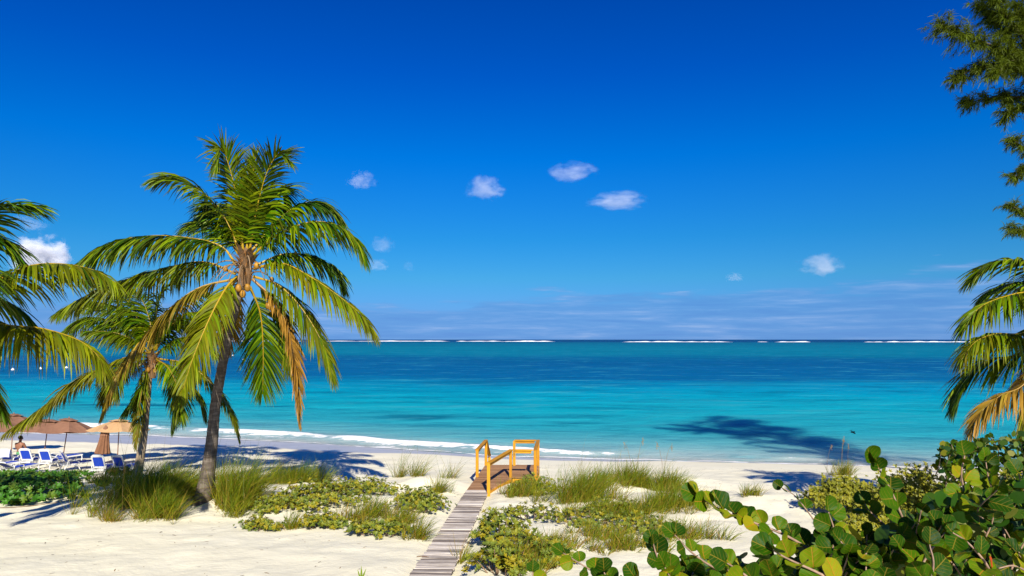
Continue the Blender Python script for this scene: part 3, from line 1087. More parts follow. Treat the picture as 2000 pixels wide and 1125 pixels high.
# ------------------------------------------------------------------ casuarina (right edge)
YC = 26.0
cx, cy = 22.3, 26.0
cas = thing('casuarina_tree', 'tall feathery needle-leaved tree, its branches hanging in from the right edge high in the sky', 'tree', (cx, cy, tz(cx, cy)))
mb = MB()
mb.tube(catmull([(cx, cy, tz(cx, cy) - .3), (cx + .2, cy, 5), (cx - .1, cy + .2, 11), (cx + .1, cy, 17), (cx, cy, 22.5)], 24), np.linspace(.34, .05, 24), 10)
mb.build('trunk', M['bark_tree'], cas, smooth=True)
r = np.random.default_rng(77)
foli = MB()


def tufts(pts, dens, spread, nlen, width, hang=.8, seed=0):
    """needle sprays along a branch line"""
    rr_ = np.random.default_rng(seed)
    P = catmull(pts, 30)
    S = np.concatenate([[0], np.cumsum(np.linalg.norm(np.diff(P, axis=0), axis=1))])
    n = int(S[-1] * dens * 2.3)
    T = nrm(np.gradient(P, axis=0))
    tw = rr_.uniform(.12, 1, n) ** .8 * S[-1]
    A = np.stack([np.interp(tw, S, P[:, k]) for k in range(3)], 1)
    Tt = nrm(np.stack([np.interp(tw, S, T[:, k]) for k in range(3)], 1))
    D = nrm(Tt * .9 + rr_.normal(0, .75, (n, 3)) + (0, 0, .15))
    Lt = rr_.uniform(.3, 1.0, n) * spread
    # along each twig, needles
    m_ = 26
    f = rr_.uniform(.1, 1.0, (n, m_))
    Q = A[:, None, :] + D[:, None, :] * (Lt[:, None] * f)[..., None]
    Q[..., 2] -= .25 * (Lt[:, None] * f) ** 2
    nd = nrm(D[:, None, :] * .8 + rr_.normal(0, .55, (n, m_, 3)) + np.array([0, 0, -.25 * hang]))
    tone = rr_.uniform(.55, 1.3, (n, 1)).repeat(m_, 1).reshape(-1, 1) * rr_.uniform(.8, 1.2, (n * m_, 1))
    base = np.array([.080, .115, .005]) * tone
    foli.ribbons(Q.reshape(-1, 3), nd.reshape(-1, 3), rr_.uniform(.6, 1.2, n * m_) * nlen, width, hang, rr_.normal(0, 1, (n * m_, 3)), base, base * np.array([1.2, 1.15, .9]), 2, [1, .9, .2])
    mbb = MB()
    mbb.tube(P, np.linspace(.075, .012, 30), 6)
    mbb.build('branch', M['bark_tree'], cas, smooth=True)
    return


CAS = [
    ([(2145, 250), (2040, 150), (1950, 95), (1890, 72), (1838, 46)], -.6, 17, .80),
    ([(2040, 150), (1985, 95), (1955, 55), (1915, 12)], .2, 17, .60),
    ([(2030, 120), (1995, 70), (1965, 30), (1935, -10)], -.4, 17, .60),
    ([(2040, 160), (1960, 130), (1905, 135), (1866, 152)], .3, 17, .55),
    ([(2080, 180), (2010, 130), (1975, 120), (1945, 145)], -.8, 18, .60),
    ([(2080, 200), (2030, 100), (2000, 50), (1985, 10)], 0, 17, .7),
    ([(2145, 275), (2040, 200), (1960, 190), (1890, 200)], 1.2, 17, .65),
    ([(2145, 280), (2060, 220), (1995, 210), (1962, 228)], .8, 17, .6),
    ([(2145, 345), (2050, 300), (2005, 290), (1975, 270)], .3, 12, .45),
    ([(2145, 370), (2060, 330), (2010, 325), (1982, 345)], -.3, 12, .45),
    ([(2145, 490), (2060, 435), (2010, 420), (1972, 400)], .3, 12, .50),
    ([(2145, 500), (2060, 460), (2015, 450), (1978, 448)], -.3, 12, .45),
]
for i, (pix, dy, dens, sp_) in enumerate(CAS):
    tufts(path3(pix, YC, dy), dens, sp_, .26, .021, .8, 500 + i)
for i in range(54):                                         # the rest of the crown, beyond the frame, which throws the long shadow on the sea
    a = r.uniform(-.45 * PI, .65 * PI) if i % 3 else r.uniform(PI * .65, PI * 1.4)
    z0 = r.uniform(7, 20)
    L = (4.6 - .12 * abs(z0 - 13)) * r.uniform(.6, 1)
    d = np.array([math.cos(a), math.sin(a), 0])
    p0 = np.array([cx, cy, z0])
    end = p0 + d * L + (0, 0, r.uniform(.3, 1.5))
    if end[0] < end[1] * .85:
        end[0] = end[1] * .85 + r.uniform(0, .5)
    tufts([p0, p0 * .5 + end * .5 + (0, 0, .5), end], 3.6, 1.15, .42, .035, .8, 600 + i)
foli.build('foliage', M['needle'], cas, kind='stuff')

# ------------------------------------------------------------------ boardwalk and deck


def plank_mesh(L, W, H, seed, material, name='plank'):
    r_ = np.random.default_rng(seed)
    bm = bmesh.new()
    bmesh.ops.create_cube(bm, size=1)
    bmesh.ops.scale(bm, vec=(L, W, H), verts=bm.verts)
    bmesh.ops.bevel(bm, geom=bm.edges[:], offset=.003, segments=1, affect='EDGES')
    for v in bm.verts:
        v.co.x += (r_.uniform(-.028, .028) if abs(v.co.x) > L * .4 else 0)
        v.co.z += .004 * math.sin(v.co.x * 3 + seed)
    me = bpy.data.meshes.new(name)
    bm.to_mesh(me)
    bm.free()
    me.materials.append(material)
    return me


walk = thing('boardwalk', 'narrow boardwalk of weathered grey planks running down the sand to the wooden deck', 'boardwalk', (-1.55, 16, tz(-1.55, 16)))
pm = [plank_mesh(.80, .131, .035, s, M['grey']) for s in range(5)]
rl = Vector(walk.location)
ang = math.atan(.032)
for i in range(90):
    Y = DECK_Y - .075 - i * .1455
    X = -1.264 - (DECK_Y - Y) * .032
    Z = .05 + SLOPE * (DECK_Y - Y) - .017 + random.uniform(-.005, .006)
    o = bpy.data.objects.new('plank', pm[i % 5])
    COL.objects.link(o)
    o.parent = walk
    o.location = Vector((X + random.uniform(-.012, .012), Y, Z)) - rl
    o.rotation_euler = (-math.atan(SLOPE) + random.uniform(-.015, .015), random.uniform(-.012, .012), -ang + random.uniform(-.014, .014))
mb = MB()
for s in (-.30, .30):
    mb.beam((-1.264 + s, DECK_Y - .02, -.02), (-1.264 - 13 * .032 + s, DECK_Y - 13, -.02 + 13 * SLOPE), .04, .10)
    mb_ = mb
    o = mb_.build('stringer', M['grey'], walk)
    mb = MB()

deck = thing('beach_deck', 'wooden deck with orange pine handrails and steps at the end of the boardwalk', 'deck', (-.6, 27.5, tz(-.6, 27.5)))
rl = Vector(deck.location)


def left_x(Y):
    return -1.66 + (Y - 25.16) * (.495 / 5.04)


def right_x(Y):
    if Y < 27.45:
        return -.868 + (Y - 25.16) * (.818 / 2.29) + .03
    return .97 + (Y - 27.45) * .08


Y = DECK_Y + .075
k = 0
while Y < 30.2:
    x0, x1 = left_x(Y), right_x(Y)
    me = plank_mesh(x1 - x0, .138, .036, 50 + k, M['deck'])
    o = bpy.data.objects.new('plank', me)
    COL.objects.link(o)
    o.parent = deck
    o.location = Vector(((x0 + x1) / 2, Y, .032)) - rl
    o.rotation_euler = (0, 0, random.uniform(-.004, .004))
    Y += .1455
    k += 1


def local_beam(name, p, q, w_, h_, material, up=(0, 0, 1), roll_axis=None):
    """a timber with its own local axes (x along its length), so that grain follows it"""
    p, q = Vector(p), Vector(q)
    L = (q - p).length
    bm = bmesh.new()
    bmesh.ops.create_cube(bm, size=1)
    bmesh.ops.scale(bm, vec=(L, w_, h_), verts=bm.verts)
    bmesh.ops.bevel(bm, geom=bm.edges[:], offset=.006, segments=1, affect='EDGES')
    me = bpy.data.meshes.new(name)
    bm.to_mesh(me)
    bm.free()
    me.materials.append(material)
    o = bpy.data.objects.new(name, me)
    COL.objects.link(o)
    x = (q - p).normalized()
    u_ = Vector(up)
    y = u_.cross(x)
    if y.length < 1e-3:
        y = Vector((0, 1, 0)).cross(x)
    y.normalize()
    z = x.cross(y)
    mt = Matrix((x, y, z)).transposed().to_4x4()
    mt.translation = (p + q) / 2
    return o, mt


def timber(name, p, q, w_, h_, material=None, up=(0, 0, 1)):
    o, mt = local_beam(name, p, q, w_, h_, material or M['pine'], up)
    o.parent = deck
    mt.translation -= rl
    o.matrix_basis = mt
    return o


def post(x, y, z0, z1, s=.118):
    return timber('post', (x, y, z0), (x, y, z1), s, s, up=(0, 1, 0))


def rail(p, q, ext=.06):
    p, q = Vector(p), Vector(q)
    d = (q - p).normalized()
    timber('handrail', p - d * ext, q + d * ext, .15, .045)
    dn = Vector((0, 0, -.080))
    timber('rail_board', p + dn + d * .06, q + dn - d * .06, .040, .112)


RH = 1.13
PL1 = (left_x(27.55) + .02, 27.55)
PL2 = (left_x(30.15) + .02, 30.15)
PR0 = (-.845, 24.62)
PR1 = (-.055, 27.5)
PR2 = (.93, 27.45)
PR3 = (1.15, 30.1)
PR4 = (.10, 30.12)
post(PL1[0], PL1[1], -.40, RH)
post(PL2[0], PL2[1], -.75, RH)
post(PR0[0], PR0[1], -.08, RH)
post(PR1[0], PR1[1], -.45, RH)
post(PR2[0], PR2[1], -.55, RH)
post(PR3[0], PR3[1], -.80, RH)
post(PR4[0], PR4[1], -.80, RH)
hz_ = RH + .019
rail((PL1[0], PL1[1], hz_), (PL2[0], PL2[1], hz_))
rail((PL2[0], PL2[1] + .14, hz_ - .05), (PL2[0] + .10, 31.65, .22), .02)
rail((PR0[0], PR0[1], hz_), (PR1[0], PR1[1], hz_))
rail((PR1[0] + .08, PR1[1], hz_ + .002), (PR2[0] - .09, PR2[1], hz_ + .002), .0)
rail((PR2[0], PR2[1], hz_), (PR3[0], PR3[1], hz_))
rail((PR4[0], PR4[1], hz_ + .002), (PR3[0] - .09, PR3[1], hz_ + .002), .0)
post(PL2[0] + .10, 31.62, -1.0, .16)
# fascia boards round the platform
timber('fascia_board', (-.83, 25.2, -.085), (-.02, 27.40, -.085), .036, .19)
timber('fascia_board', (.02, 27.385, -.085), (.86, 27.385, -.085), .036, .19)
timber('fascia_board', (.02, 27.385, -.285), (.86, 27.385, -.285), .036, .19)
timber('fascia_board', (1.01, 27.5, -.085), (1.19, 30.05, -.085), .036, .19)
timber('fascia_board', (left_x(25.2) - .02, 25.2, -.085), (left_x(30.2) - .02, 30.2, -.085), .036, .19)
timber('fascia_board', (-1.12, 30.26, -.085), (1.1, 30.26, -.085), .036, .19)
for i in range(4):                                           # steps down to the beach
    me = plank_mesh(1.12, .27, .036, 90 + i, M['deck'], 'step')
    o = bpy.data.objects.new('step', me)
    COL.objects.link(o)
    o.parent = deck
    o.location = Vector((-.56, 30.42 + i * .29, -.13 - i * .165)) - rl
for s in (-1.15, .03):
    timber('stair_stringer', (s, 30.3, -.12), (s + .03, 31.5, -.80), .04, .22)


# ------------------------------------------------------------------ beach grass
def grass_clump(label, px, py, rx, ry, n, h, lean=(.30, .1), dryf=.3, seed=0, group=None, stalks=0, name='beach_grass', fan=.35, tall=0):
    r_ = np.random.default_rng(seed)
    c = gnd(px, py)
    root = thing(name, label, 'grass', c, group)
    mb = MB()
    nc = max(3, n // 22)
    tc_ = r_.normal(0, .42, (nc, 2)) * (rx, ry)
    idx = r_.integers(0, nc, n)
    off_ = r_.normal(0, .055, (n, 2))
    X = c[0] + tc_[idx, 0] + off_[:, 0]
    Yp = c[1] + tc_[idx, 1] + off_[:, 1]
    # the foot of the leaning palm stands clear of the grass
    dx_ = X - tb[0] * Yp / tb[1]
    hit = (dx_ > -.75) & (dx_ < .34) & (Yp < tb[1] + .25) & (Yp > tb[1] - 3.2)
    X = np.where(hit, X + np.where(dx_ < -.1, -1.0, .75) * r_.uniform(.8, 1.4, n), X)
    Z = terrain(X, Yp) - .02
    P = np.stack([X, Yp, Z], 1)
    D = np.stack([off_[:, 0] * fan / .055 + lean[0] * .6 + r_.normal(0, .10, n), off_[:, 1] * fan / .055 + lean[1] * .6 + r_.normal(0, .10, n), np.ones(n)], 1)
    hh = h * r_.uniform(.45, 1.1, n) * (.75 + .5 * r_.random(nc)[idx])
    if tall:
        hh[:tall] = h * r_.uniform(1.5, 2.1, tall)
    g = np.array([(.125, .225, .003), (.19, .26, .004), (.29, .29, .007), (.075, .16, .003)])[r_.integers(0, 4, n)]
    dr = (r_.random(n) < dryf)[:, None] * r_.uniform(.5, 1, (n, 1))
    straw = np.array([.42, .26, .05]) * r_.uniform(.7, 1.1, (n, 1))
    col = g * (1 - dr) + straw * dr
    basec = col * .65 + np.array([.26, .15, .03]) * .35
    az_ = r_.uniform(0, 2 * PI, n)
    side = np.stack([np.cos(az_), np.sin(az_), np.zeros(n)], 1)
    wd = r_.uniform(.010, .017, n)
    if tall:
        wd[:tall] = .009
    mb.ribbons(P, D, hh, wd, r_.uniform(.15, .9, n), side, basec, col, 4, [.8, 1, .8, .5, .08], pull=(.35, .1, -.9))
    mb.build('blades', M['grass'], root, kind='stuff')
    for i in range(stalks):                                  # seed stalks
        s = MB()
        q = np.array([c[0] + r_.normal(0, .5) * rx, c[1] + r_.normal(0, .5) * ry, 0])
        q[2] = tz(q[0], q[1])
        H = r_.uniform(1.3, 1.75)
        lx = r_.uniform(-.2, .25)
        pts = catmull([q, q + (lx * .3, 0, H * .5), q + (lx, 0, H * .9), q + (lx * 1.5, 0, H)], 10)
        s.tube(pts, np.linspace(.007, .004, 10), 5, (.30, .22, .08))
        hd = pts[-1]
        kk = 26
        s.ribbons(hd + r_.normal(0, .012, (kk, 3)) + np.linspace(-.22, .04, kk)[:, None] * np.array([0, 0, 1.]), nrm(r_.normal(0, .5, (kk, 3)) + (0, 0, .9)), .09, .013, .4,
                  r_.normal(0, 1, (kk, 3)), np.array([.42, .28, .10]), np.array([.36, .22, .08]), 2)
        s.build('seed_stalk', M['grass'], root)
    return root


G_GRP = 'beach grass on the dune'
GR = [
    ('large stand of tall green beach grass left of the leaning palm trunk', 305, 980, 1.75, 1.7, 2800, 1.12, .22),
    ('tall beach grass leaning round the right foot of the leaning palm trunk', 442, 985, 1.15, 1.25, 1600, 1.14, .30),
    ('green grass tuft spilling onto the sand in front of the leaning palm trunk', 358, 1014, .85, .5, 620, .75, .25),
    ('tall grass in the palm crown shadow, behind the grey-green shrubs', 570, 945, 1.7, .8, 1150, .75, .15),
    ('brownish grass fringe at the foot of the pale ringed palm trunk', 215, 945, 1.3, .6, 420, .55, .65),
    ('thin dry grass tuft lying on the sand left of the tall grass', 210, 1018, .7, .25, 90, .42, .8),
    ('thin tall grass tuft on the small dune, left of two by the beach', 780, 932, .40, .3, 90, .75, .4),
    ('thin tall grass tuft on the small dune, right of two by the beach', 812, 930, .35, .3, 110, .80, .35),
    ('wispy grass tuft on the dune edge nearest the deck on its left', 878, 934, .30, .25, 70, .62, .4),
    ('short dense grass tuft below the dune edge left of the boardwalk end', 858, 962, .42, .3, 180, .50, .35),
    ('upright grass tuft with straw stems in the middle of the grey-green shrubs', 733, 1008, .5, .3, 230, .62, .35),
    ('grass tuft at the left front of the grey-green shrubs', 570, 1033, .30, .18, 120, .45, .5),
    ('grass tuft among shrubs behind the front left one, straw coloured below', 690, 1018, .5, .3, 200, .52, .5),
    ('upright grass tuft with pinkish base beside the boardwalk edge of the shrubs', 817, 1052, .30, .18, 160, .60, .35),
    ('straw coloured grass under the shrubs left of the boardwalk', 775, 1020, .6, .35, 260, .50, .55),
    ('dense green grass clump on the dune right of the deck', 1128, 978, 1.15, .9, 1100, .88, .25),
    ('green grass clump behind the dense one right of the deck', 1168, 948, .6, .5, 380, .58, .25),
    ('round dark green grass clump at the beach edge right of centre', 1232, 947, .58, .45, 560, .70, .2),
    ('round grass clump at the beach edge, right of the dark one', 1300, 957, .60, .45, 560, .68, .25),
    ('low grass ridge running between the two round clumps', 1266, 952, .4, .3, 120, .30, .35),
    ('wide loose grass patch in front of the round clumps', 1215, 1005, 1.6, .8, 800, .50, .35),
    ('grass patch close behind the tip of the sea grape branch', 1315, 990, 1.3, .8, 800, .58, .3),
    ('thin grass growing up in front of the right side of the deck', 1020, 968, .8, .5, 330, .58, .4),
    ('sparse dry grass at the bottom edge right of the boardwalk', 1020, 1108, .8, .5, 420, .50, .6),
    ('sparse straw grass beneath the lowest sea grape branch', 1090, 1075, .8, .5, 340, .42, .6),
    ('sparse grass on the white sand in the middle of the right dune', 1160, 1050, 1.0, .7, 300, .36, .5),
    ('sparse grass left of the sea grape bush on the white sand', 1225, 1070, .9, .6, 330, .38, .55),
    ('low yellowish grass seen between the sea grape leaves', 1330, 1050, 1.1, .7, 450, .45, .45),
    ('small grass tuft on open sand behind the sea grape bush', 1462, 968, .35, .25, 120, .36, .45),
    ('thin grass blades at the right edge of the boardwalk', 902, 1098, .18, .22, 36, .45, .4),
    ('grass behind the sea grape sprig, beside the yellow shrub', 1640, 928, .45, .3, 190, .60, .4),
]
for i, (lab, px, py, rx, ry, n, h, dryf) in enumerate(GR):
    st_ = {0: 1, 17: 2, 18: 2, 30: 4, 22: 1}.get(i, 0)
    grass_clump(lab, px, py, rx * (1 if i < 17 else 1.1), ry * (1 if i < 17 else 1.25), int(n * (1.4 if i < 17 else 1.8)), h * 1.32, dryf=dryf * .6, seed=700 + i, group=G_GRP, stalks=st_, tall=12 if h > .6 else 0)

# sprout at the bottom edge
c = gnd(716, 1124)
c[1] -= .5
c[2] = tz(c[0], c[1])
spr = thing('palm_seedling', 'tips of a young green palm seedling poking up at the bottom edge', 'plant', c)
for j, (dx, L) in enumerate([(-.25, .42), (0, .52), (.30, .45), (.05, .4)]):
    mb = MB()
    mb.ribbons([c], [(dx, .05, 1)], [L * .62], [.035], [.25], [(1, 0, 0)], (.12, .19, .01), (.16, .22, .015), 4, [.5, 1, .9, .6, .05])
    mb.build('leaf', M['palm'], spr)


# ------------------------------------------------------------------ rosette shrubs
def rosettes(mb, C, N, size, k, cols, r_, wide=.42, nseg=2):
    n = len(C)
    N = nrm(N)
    ref = nrm(np.cross(N, r_.normal(0, 1, (n, 3))))
    ref2 = np.cross(N, ref)
    a = (np.arange(k)[None, :] / k * 2 * PI + r_.uniform(0, 6.28, (n, 1)) + r_.normal(0, .2, (n, k)))
    out_ = ref[:, None, :] * np.cos(a)[..., None] + ref2[:, None, :] * np.sin(a)[..., None]
    tilt = r_.uniform(.15, .95, (n, k, 1))
    D = out_ + N[:, None, :] * tilt
    sd = np.cross(np.broadcast_to(N[:, None, :], D.shape), out_)
    L = size * r_.uniform(.7, 1.15, (n, k))
    P = np.repeat(C[:, None, :], k, 1)
    cc = cols[r_.integers(0, len(cols), n)][:, None, :] * r_.uniform(.75, 1.2, (n, k, 1))
    cc = cc.reshape(-1, 3)
    mb.ribbons(P.reshape(-1, 3), D.reshape(-1, 3), L.ravel(), (L * wide).ravel(), .25, sd.reshape(-1, 3), cc * .85, cc, nseg, {2: [.35, 1, .25], 3: [.3, .9, 1, .3]}[nseg])


LAV = np.array([(.22, .245, .02), (.28, .28, .02), (.17, .215, .025), (.31, .26, .01), (.12, .17, .02)])
SCA = np.array([(.05, .17, .012), (.07, .21, .015), (.04, .12, .01), (.12, .20, .015)])
BAY = np.array([(.28, .27, .012), (.22, .23, .012), (.34, .31, .02), (.15, .17, .01)])


def shrub(name, label, cat, px, py, rx, ry, h, n, size, k, cols, seed, group=None, ground=None, stems=14, openf=.5, wide=.42):
    r_ = np.random.default_rng(seed)
    c = gnd(px, py) if ground is None else np.asarray(ground, float)
    root = thing(name, label, cat, c, group)
    nb_ = max(5, n // 9)
    a = r_.uniform(0, 2 * PI, nb_)
    q = np.sqrt(r_.random(nb_))
    bx, by = c[0] + rx * q * np.cos(a), c[1] + ry * q * np.sin(a)
    bh = h * (1 - .55 * q ** 2) * (r_.uniform(.55, 1.1, nb_) if cols is not BAY else r_.uniform(.8, 1.05, nb_))
    idx = r_.integers(0, nb_, n)
    spread = .22 * (rx + ry) / 2 * openf + .05
    X = bx[idx] + r_.normal(0, spread, n)
    Y_ = by[idx] + r_.normal(0, spread, n)
    Zg = terrain(X, Y_)
    Z = Zg + np.clip(bh[idx] * r_.uniform(.45, 1.05, n) + r_.normal(0, .03, n), .04, None)
    C = np.stack([X, Y_, Z], 1)
    N = np.stack([(X - c[0]) / rx * .5, (Y_ - c[1]) / ry * .5 - (.95 if cols is BAY else .25), np.full(n, 1.0)], 1) + r_.normal(0, .35, (n, 3))
    mb = MB()
    rosettes(mb, C, N, size, k, cols, r_, wide)
    mb.build('foliage', M['shrub'], root, kind='stuff')
    for i in range(min(stems, nb_)):
        s = MB()
        p0 = np.array([c[0] + (bx[i] - c[0]) * .45, c[1] + (by[i] - c[1]) * .45, 0])
        p0[2] = tz(p0[0], p0[1]) - .03
        p1 = np.array([bx[i], by[i], tz(bx[i], by[i]) + bh[i] * .85])
        mid = (p0 + p1) / 2 + r_.normal(0, .05, 3)
        s.tube(catmull([p0, mid, p1], 7), np.linspace(.016, .007, 7), 5)
        s.build('stem', M['twig'], root, smooth=True)
    return root


L_GRP = 'grey-green beach shrubs on the dune'
LV = [
    ('spreading grey-green beach shrub at the centre of the left dune patch, tallest of them', 625, 985, 1.35, .8, .50, 330, 0.085),
    ('grey-green beach shrub behind the tall one, beside the white bare sand', 715, 965, 1.1, .6, .38, 240, 0.08),
    ('grey-green beach shrub at the left end of the dune patch, next to the tall grass', 535, 995, .75, .45, .30, 130, 0.08),
    ('small low grey-green shrub alone at the left front corner, casting a dark shadow', 520, 1035, .55, .22, .22, 80, 0.085),
    ('grey-green beach shrub along the boardwalk edge of the left dune patch', 815, 995, .80, .55, .45, 210, 0.08),
    ('low grey-green shrub in the front middle of the left dune patch, over bare sand', 630, 1030, .6, .3, .30, 110, 0.085),
    ('grey-green shrub on thin stalks at the front right of the left dune patch', 745, 1045, .80, .30, .32, 120, 0.085),
    ('grey-green shrub with leggy stems leaning over its shadow beside the boardwalk', 975, 1062, .55, .55, .62, 120, 0.095),
    ('grey-green shrub at the bottom edge immediately right of the boardwalk', 975, 1122, .55, .4, .50, 110, 0.095),
    ('grey-green shrub growing against the right side of the deck', 1045, 962, .85, .5, .42, 190, 0.08),
    ('thin grey-green shrub with bare dark twigs in front of the deck', 1035, 1015, .8, .4, .30, 70, 0.085),
    ('sparse grey-green sprigs on white sand in the middle of the right dune', 1130, 1020, 1.0, .5, .25, 90, 0.08),
    ('sparse grey-green sprigs left of the sea grape branch tip', 1235, 1035, 1.1, .6, .30, 120, 0.08),
    ('grey-green shrub patch above the lowest sea grape branch', 1050, 1095, .65, .5, .42, 110, 0.09),
    ('grey-green sprigs among the grass beside the dense clump', 1200, 1000, .9, .4, .28, 100, 0.075),
]
for i, (lab, px, py, rx, ry, h, n, sz) in enumerate(LV):
    shrub('beach_shrub', lab, 'shrub', px, py, rx * 1.1, ry * 1.45, h * 1.5, int(n * 2.6), sz, 8, LAV, 800 + i, L_GRP)

# scaevola bushes, bottom left
SV = [
    ('broad bright green leafy bush at the bottom left in front of the loungers', 25, 968, 1.9, 1.7, .74, 680),
    ('dark green bush under the right end of the loungers, in shadow', 105, 938, 1.3, .8, .40, 300),
    ('green bush at the left edge behind the broad one', -40, 935, 1.8, 1.2, .5, 300),
    ('brown-tinged low bush between the bushes and the pale palm trunk', 232, 928, .6, .4, .35, 90),
]
for i, (lab, px, py, rx, ry, h, n) in enumerate(SV):
    cc = SCA if i != 3 else np.array([(.10, .12, .02), (.20, .13, .03), (.06, .12, .015)])
    shrub('leafy_bush', lab, 'bush', px, py, rx, ry, h, n, .155, 9, cc, 850 + i, 'leafy bushes in front of the loungers', openf=.8, wide=.45)
for i, (px, py, sz, lab) in enumerate([(160, 972, .30, 'small green seedling on the sand in front of the shaded bush'), (198, 948, .26, 'small green seedling at the edge of the palm shadow'),
                                       (232, 958, .26, 'small green runner plant left of the tall grass'), (42, 986, .30, 'low green seedling in front of the broad bush, at bottom left')]):
    shrub('seedling', lab, 'plant', px, py, sz, sz * .6, .16, 14, .15, 7, SCA, 870 + i, 'seedlings on the sand', stems=3, openf=.8)
# vine runners over the sand
for i, (pix, lab) in enumerate([([(0, 993), (50, 990), (100, 984), (150, 975)], 'dark vine runner trailing over the sand from the broad bush'),
                                ([(165, 970), (200, 962), (240, 956), (270, 950)], 'dark vine runner trailing towards the tall grass')]):
    s = MB()
    P = np.array([gnd(*p) + (0, 0, .015) for p in pix])
    s.tube(catmull(P, 24), .012, 5)
    tag(s.build('vine_runner', M['twig']), lab, 'vine')

# yellow-green small-leaved shrubs, right
BY = [
    ('yellow-green fine-leaved shrub at the edge of the shaded beach, leftmost of its kind', 1655, 985, 1.0, .8, .75, 420, 20.5),
    ('yellow-green fine-leaved shrub behind the big sea grape leaves in the middle', 1785, 985, 1.15, .8, .95, 620, 17.0),
    ('yellow-green fine-leaved shrub at the right edge behind the sea grape', 1975, 1000, 1.0, .8, 1.0, 420, 15.0),
    ('yellow-green fine-leaved shrub seen low between the sea grape stems', 1700, 1050, .9, .6, .7, 260, 15.0),
]
for i, (lab, px, py, rx, ry, h, n, Yb) in enumerate(BY):
    X = (px - 1000) / FPX * Yb
    top_z = at(px, {0: 932, 1: 912, 2: 925, 3: 1010}[i], Yb)[2]
    g0 = tz(X, Yb)
    shrub('small_leaved_shrub', lab, 'shrub', px, py, rx, ry, max(.6, top_z - g0), n * 6, .07, 7, BAY, 880 + i, 'yellow-green shrubs', ground=(X, Yb, g0), openf=.7)

# ------------------------------------------------------------------ sea grape
m_green = []


def grape_leaf_mat(name, cols, vein, trans=.13):
    m_, t_, b_ = mat(name)
    uv = t_.new('ShaderNodeUVMap', uv_map='UVMap').outputs[0]
    sp_ = t_.new('ShaderNodeSeparateXYZ')
    t_.link(uv, sp_.inputs[0])
    x_, y_ = sp_.outputs['X'], sp_.outputs['Y']
    ax_ = t_.math('ABSOLUTE', x_)
    midv = t_.math('SUBTRACT', 1.0, t_.smooth(ax_, .008, .030))
    # side veins rise from the midrib
    ph = t_.math('SUBTRACT', y_, t_.math('MULTIPLY', ax_, .75))
    fr = t_.math('ABSOLUTE', t_.math('SUBTRACT', t_.math('FRACT', t_.math('MULTIPLY', ph, 5.2)), .5))
    sv = t_.math('SUBTRACT', 1.0, t_.smooth(fr, .03, .10))
    sv = t_.math('MULTIPLY', sv, t_.math('SUBTRACT', 1.0, t_.smooth(ax_, .25, .48)))
    vv = t_.math('MAXIMUM', midv, t_.math('MULTIPLY', sv, .55))
    oi_ = t_.new('ShaderNodeObjectInfo').outputs['Random']
    o3 = t_.new('ShaderNodeTexCoord').outputs['Object']
    cmb_ = t_.new('ShaderNodeCombineXYZ')
    t_.link(t_.math('MULTIPLY', oi_, 40), cmb_.inputs[0])
    mot = t_.noise(t_.vmath('ADD', o3, cmb_.outputs[0]), 4.5, 4, .6)
    f_ = t_.math('ADD', t_.math('MULTIPLY', oi_, .75), t_.math('MULTIPLY', mot, .35))
    c_ = t_.ramp(f_, [(.12, cols[0]), (.5, cols[1]), (.9, cols[2])])
    spot = t_.smooth(t_.noise(t_.vmath('ADD', o3, cmb_.outputs[0]), 9, 3, .6), .66, .74)
    c_ = t_.mix(t_.math('MULTIPLY', spot, .6), c_, (.17, .12, .03))
    rim = t_.new('ShaderNodeCombineXYZ')
    t_.link(t_.math('MULTIPLY', x_, 1.9), rim.inputs[0])
    t_.link(t_.math('MULTIPLY', t_.math('SUBTRACT', y_, .47), 2.1), rim.inputs[1])
    edge_ = t_.smooth(t_.math('ADD', t_.vmath('LENGTH', rim.outputs[0]), t_.math('MULTIPLY', mot, .5)), 1.20, 1.32)
    c_ = t_.mix(t_.math('MULTIPLY', edge_, .7), c_, (.20, .12, .03))
    c_ = t_.mix(t_.math('MULTIPLY', vv, .8), c_, vein)
    t_.link(c_, b_.inputs['Base Color'])
    setp(b_, Roughness=.45, Specular_IOR_Level=.09)
    t_.link(t_.bump(t_.math('ADD', t_.math('MULTIPLY', vv, -.6), t_.math('MULTIPLY', mot, .5)), .35, .02), b_.inputs['Normal'])
    tr_ = t_.new('ShaderNodeBsdfTranslucent')
    t_.link(t_.mix(1.0, c_, (1.5, 1.4, .3), 'MULTIPLY'), tr_.inputs['Color'])
    mx_ = t_.new('ShaderNodeMixShader')
    mx_.inputs[0].default_value = trans
    t_.link(b_.outputs[0], mx_.inputs[1])
    t_.link(tr_.outputs[0], mx_.inputs[2])
    t_.link(mx_.outputs[0], t_.n['Material Output'].inputs['Surface'])
    return m_


LM = [grape_leaf_mat('grape_leaf_green', [(.008, .033, .001), (.017, .060, .001), (.046, .112, .001)], (.20, .15, .015)),
      grape_leaf_mat('grape_leaf_light', [(.042, .110, .002), (.085, .15, .002), (.15, .19, .003)], (.34, .16, .015)),
      grape_leaf_mat('grape_leaf_yellow', [(.14, .17, .005), (.24, .23, .006), (.17, .19, .006)], (.40, .14, .01)),
      grape_leaf_mat('grape_leaf_red', [(.38, .035, .006), (.42, .05, .008), (.36, .06, .01)], (.5, .2, .05))]


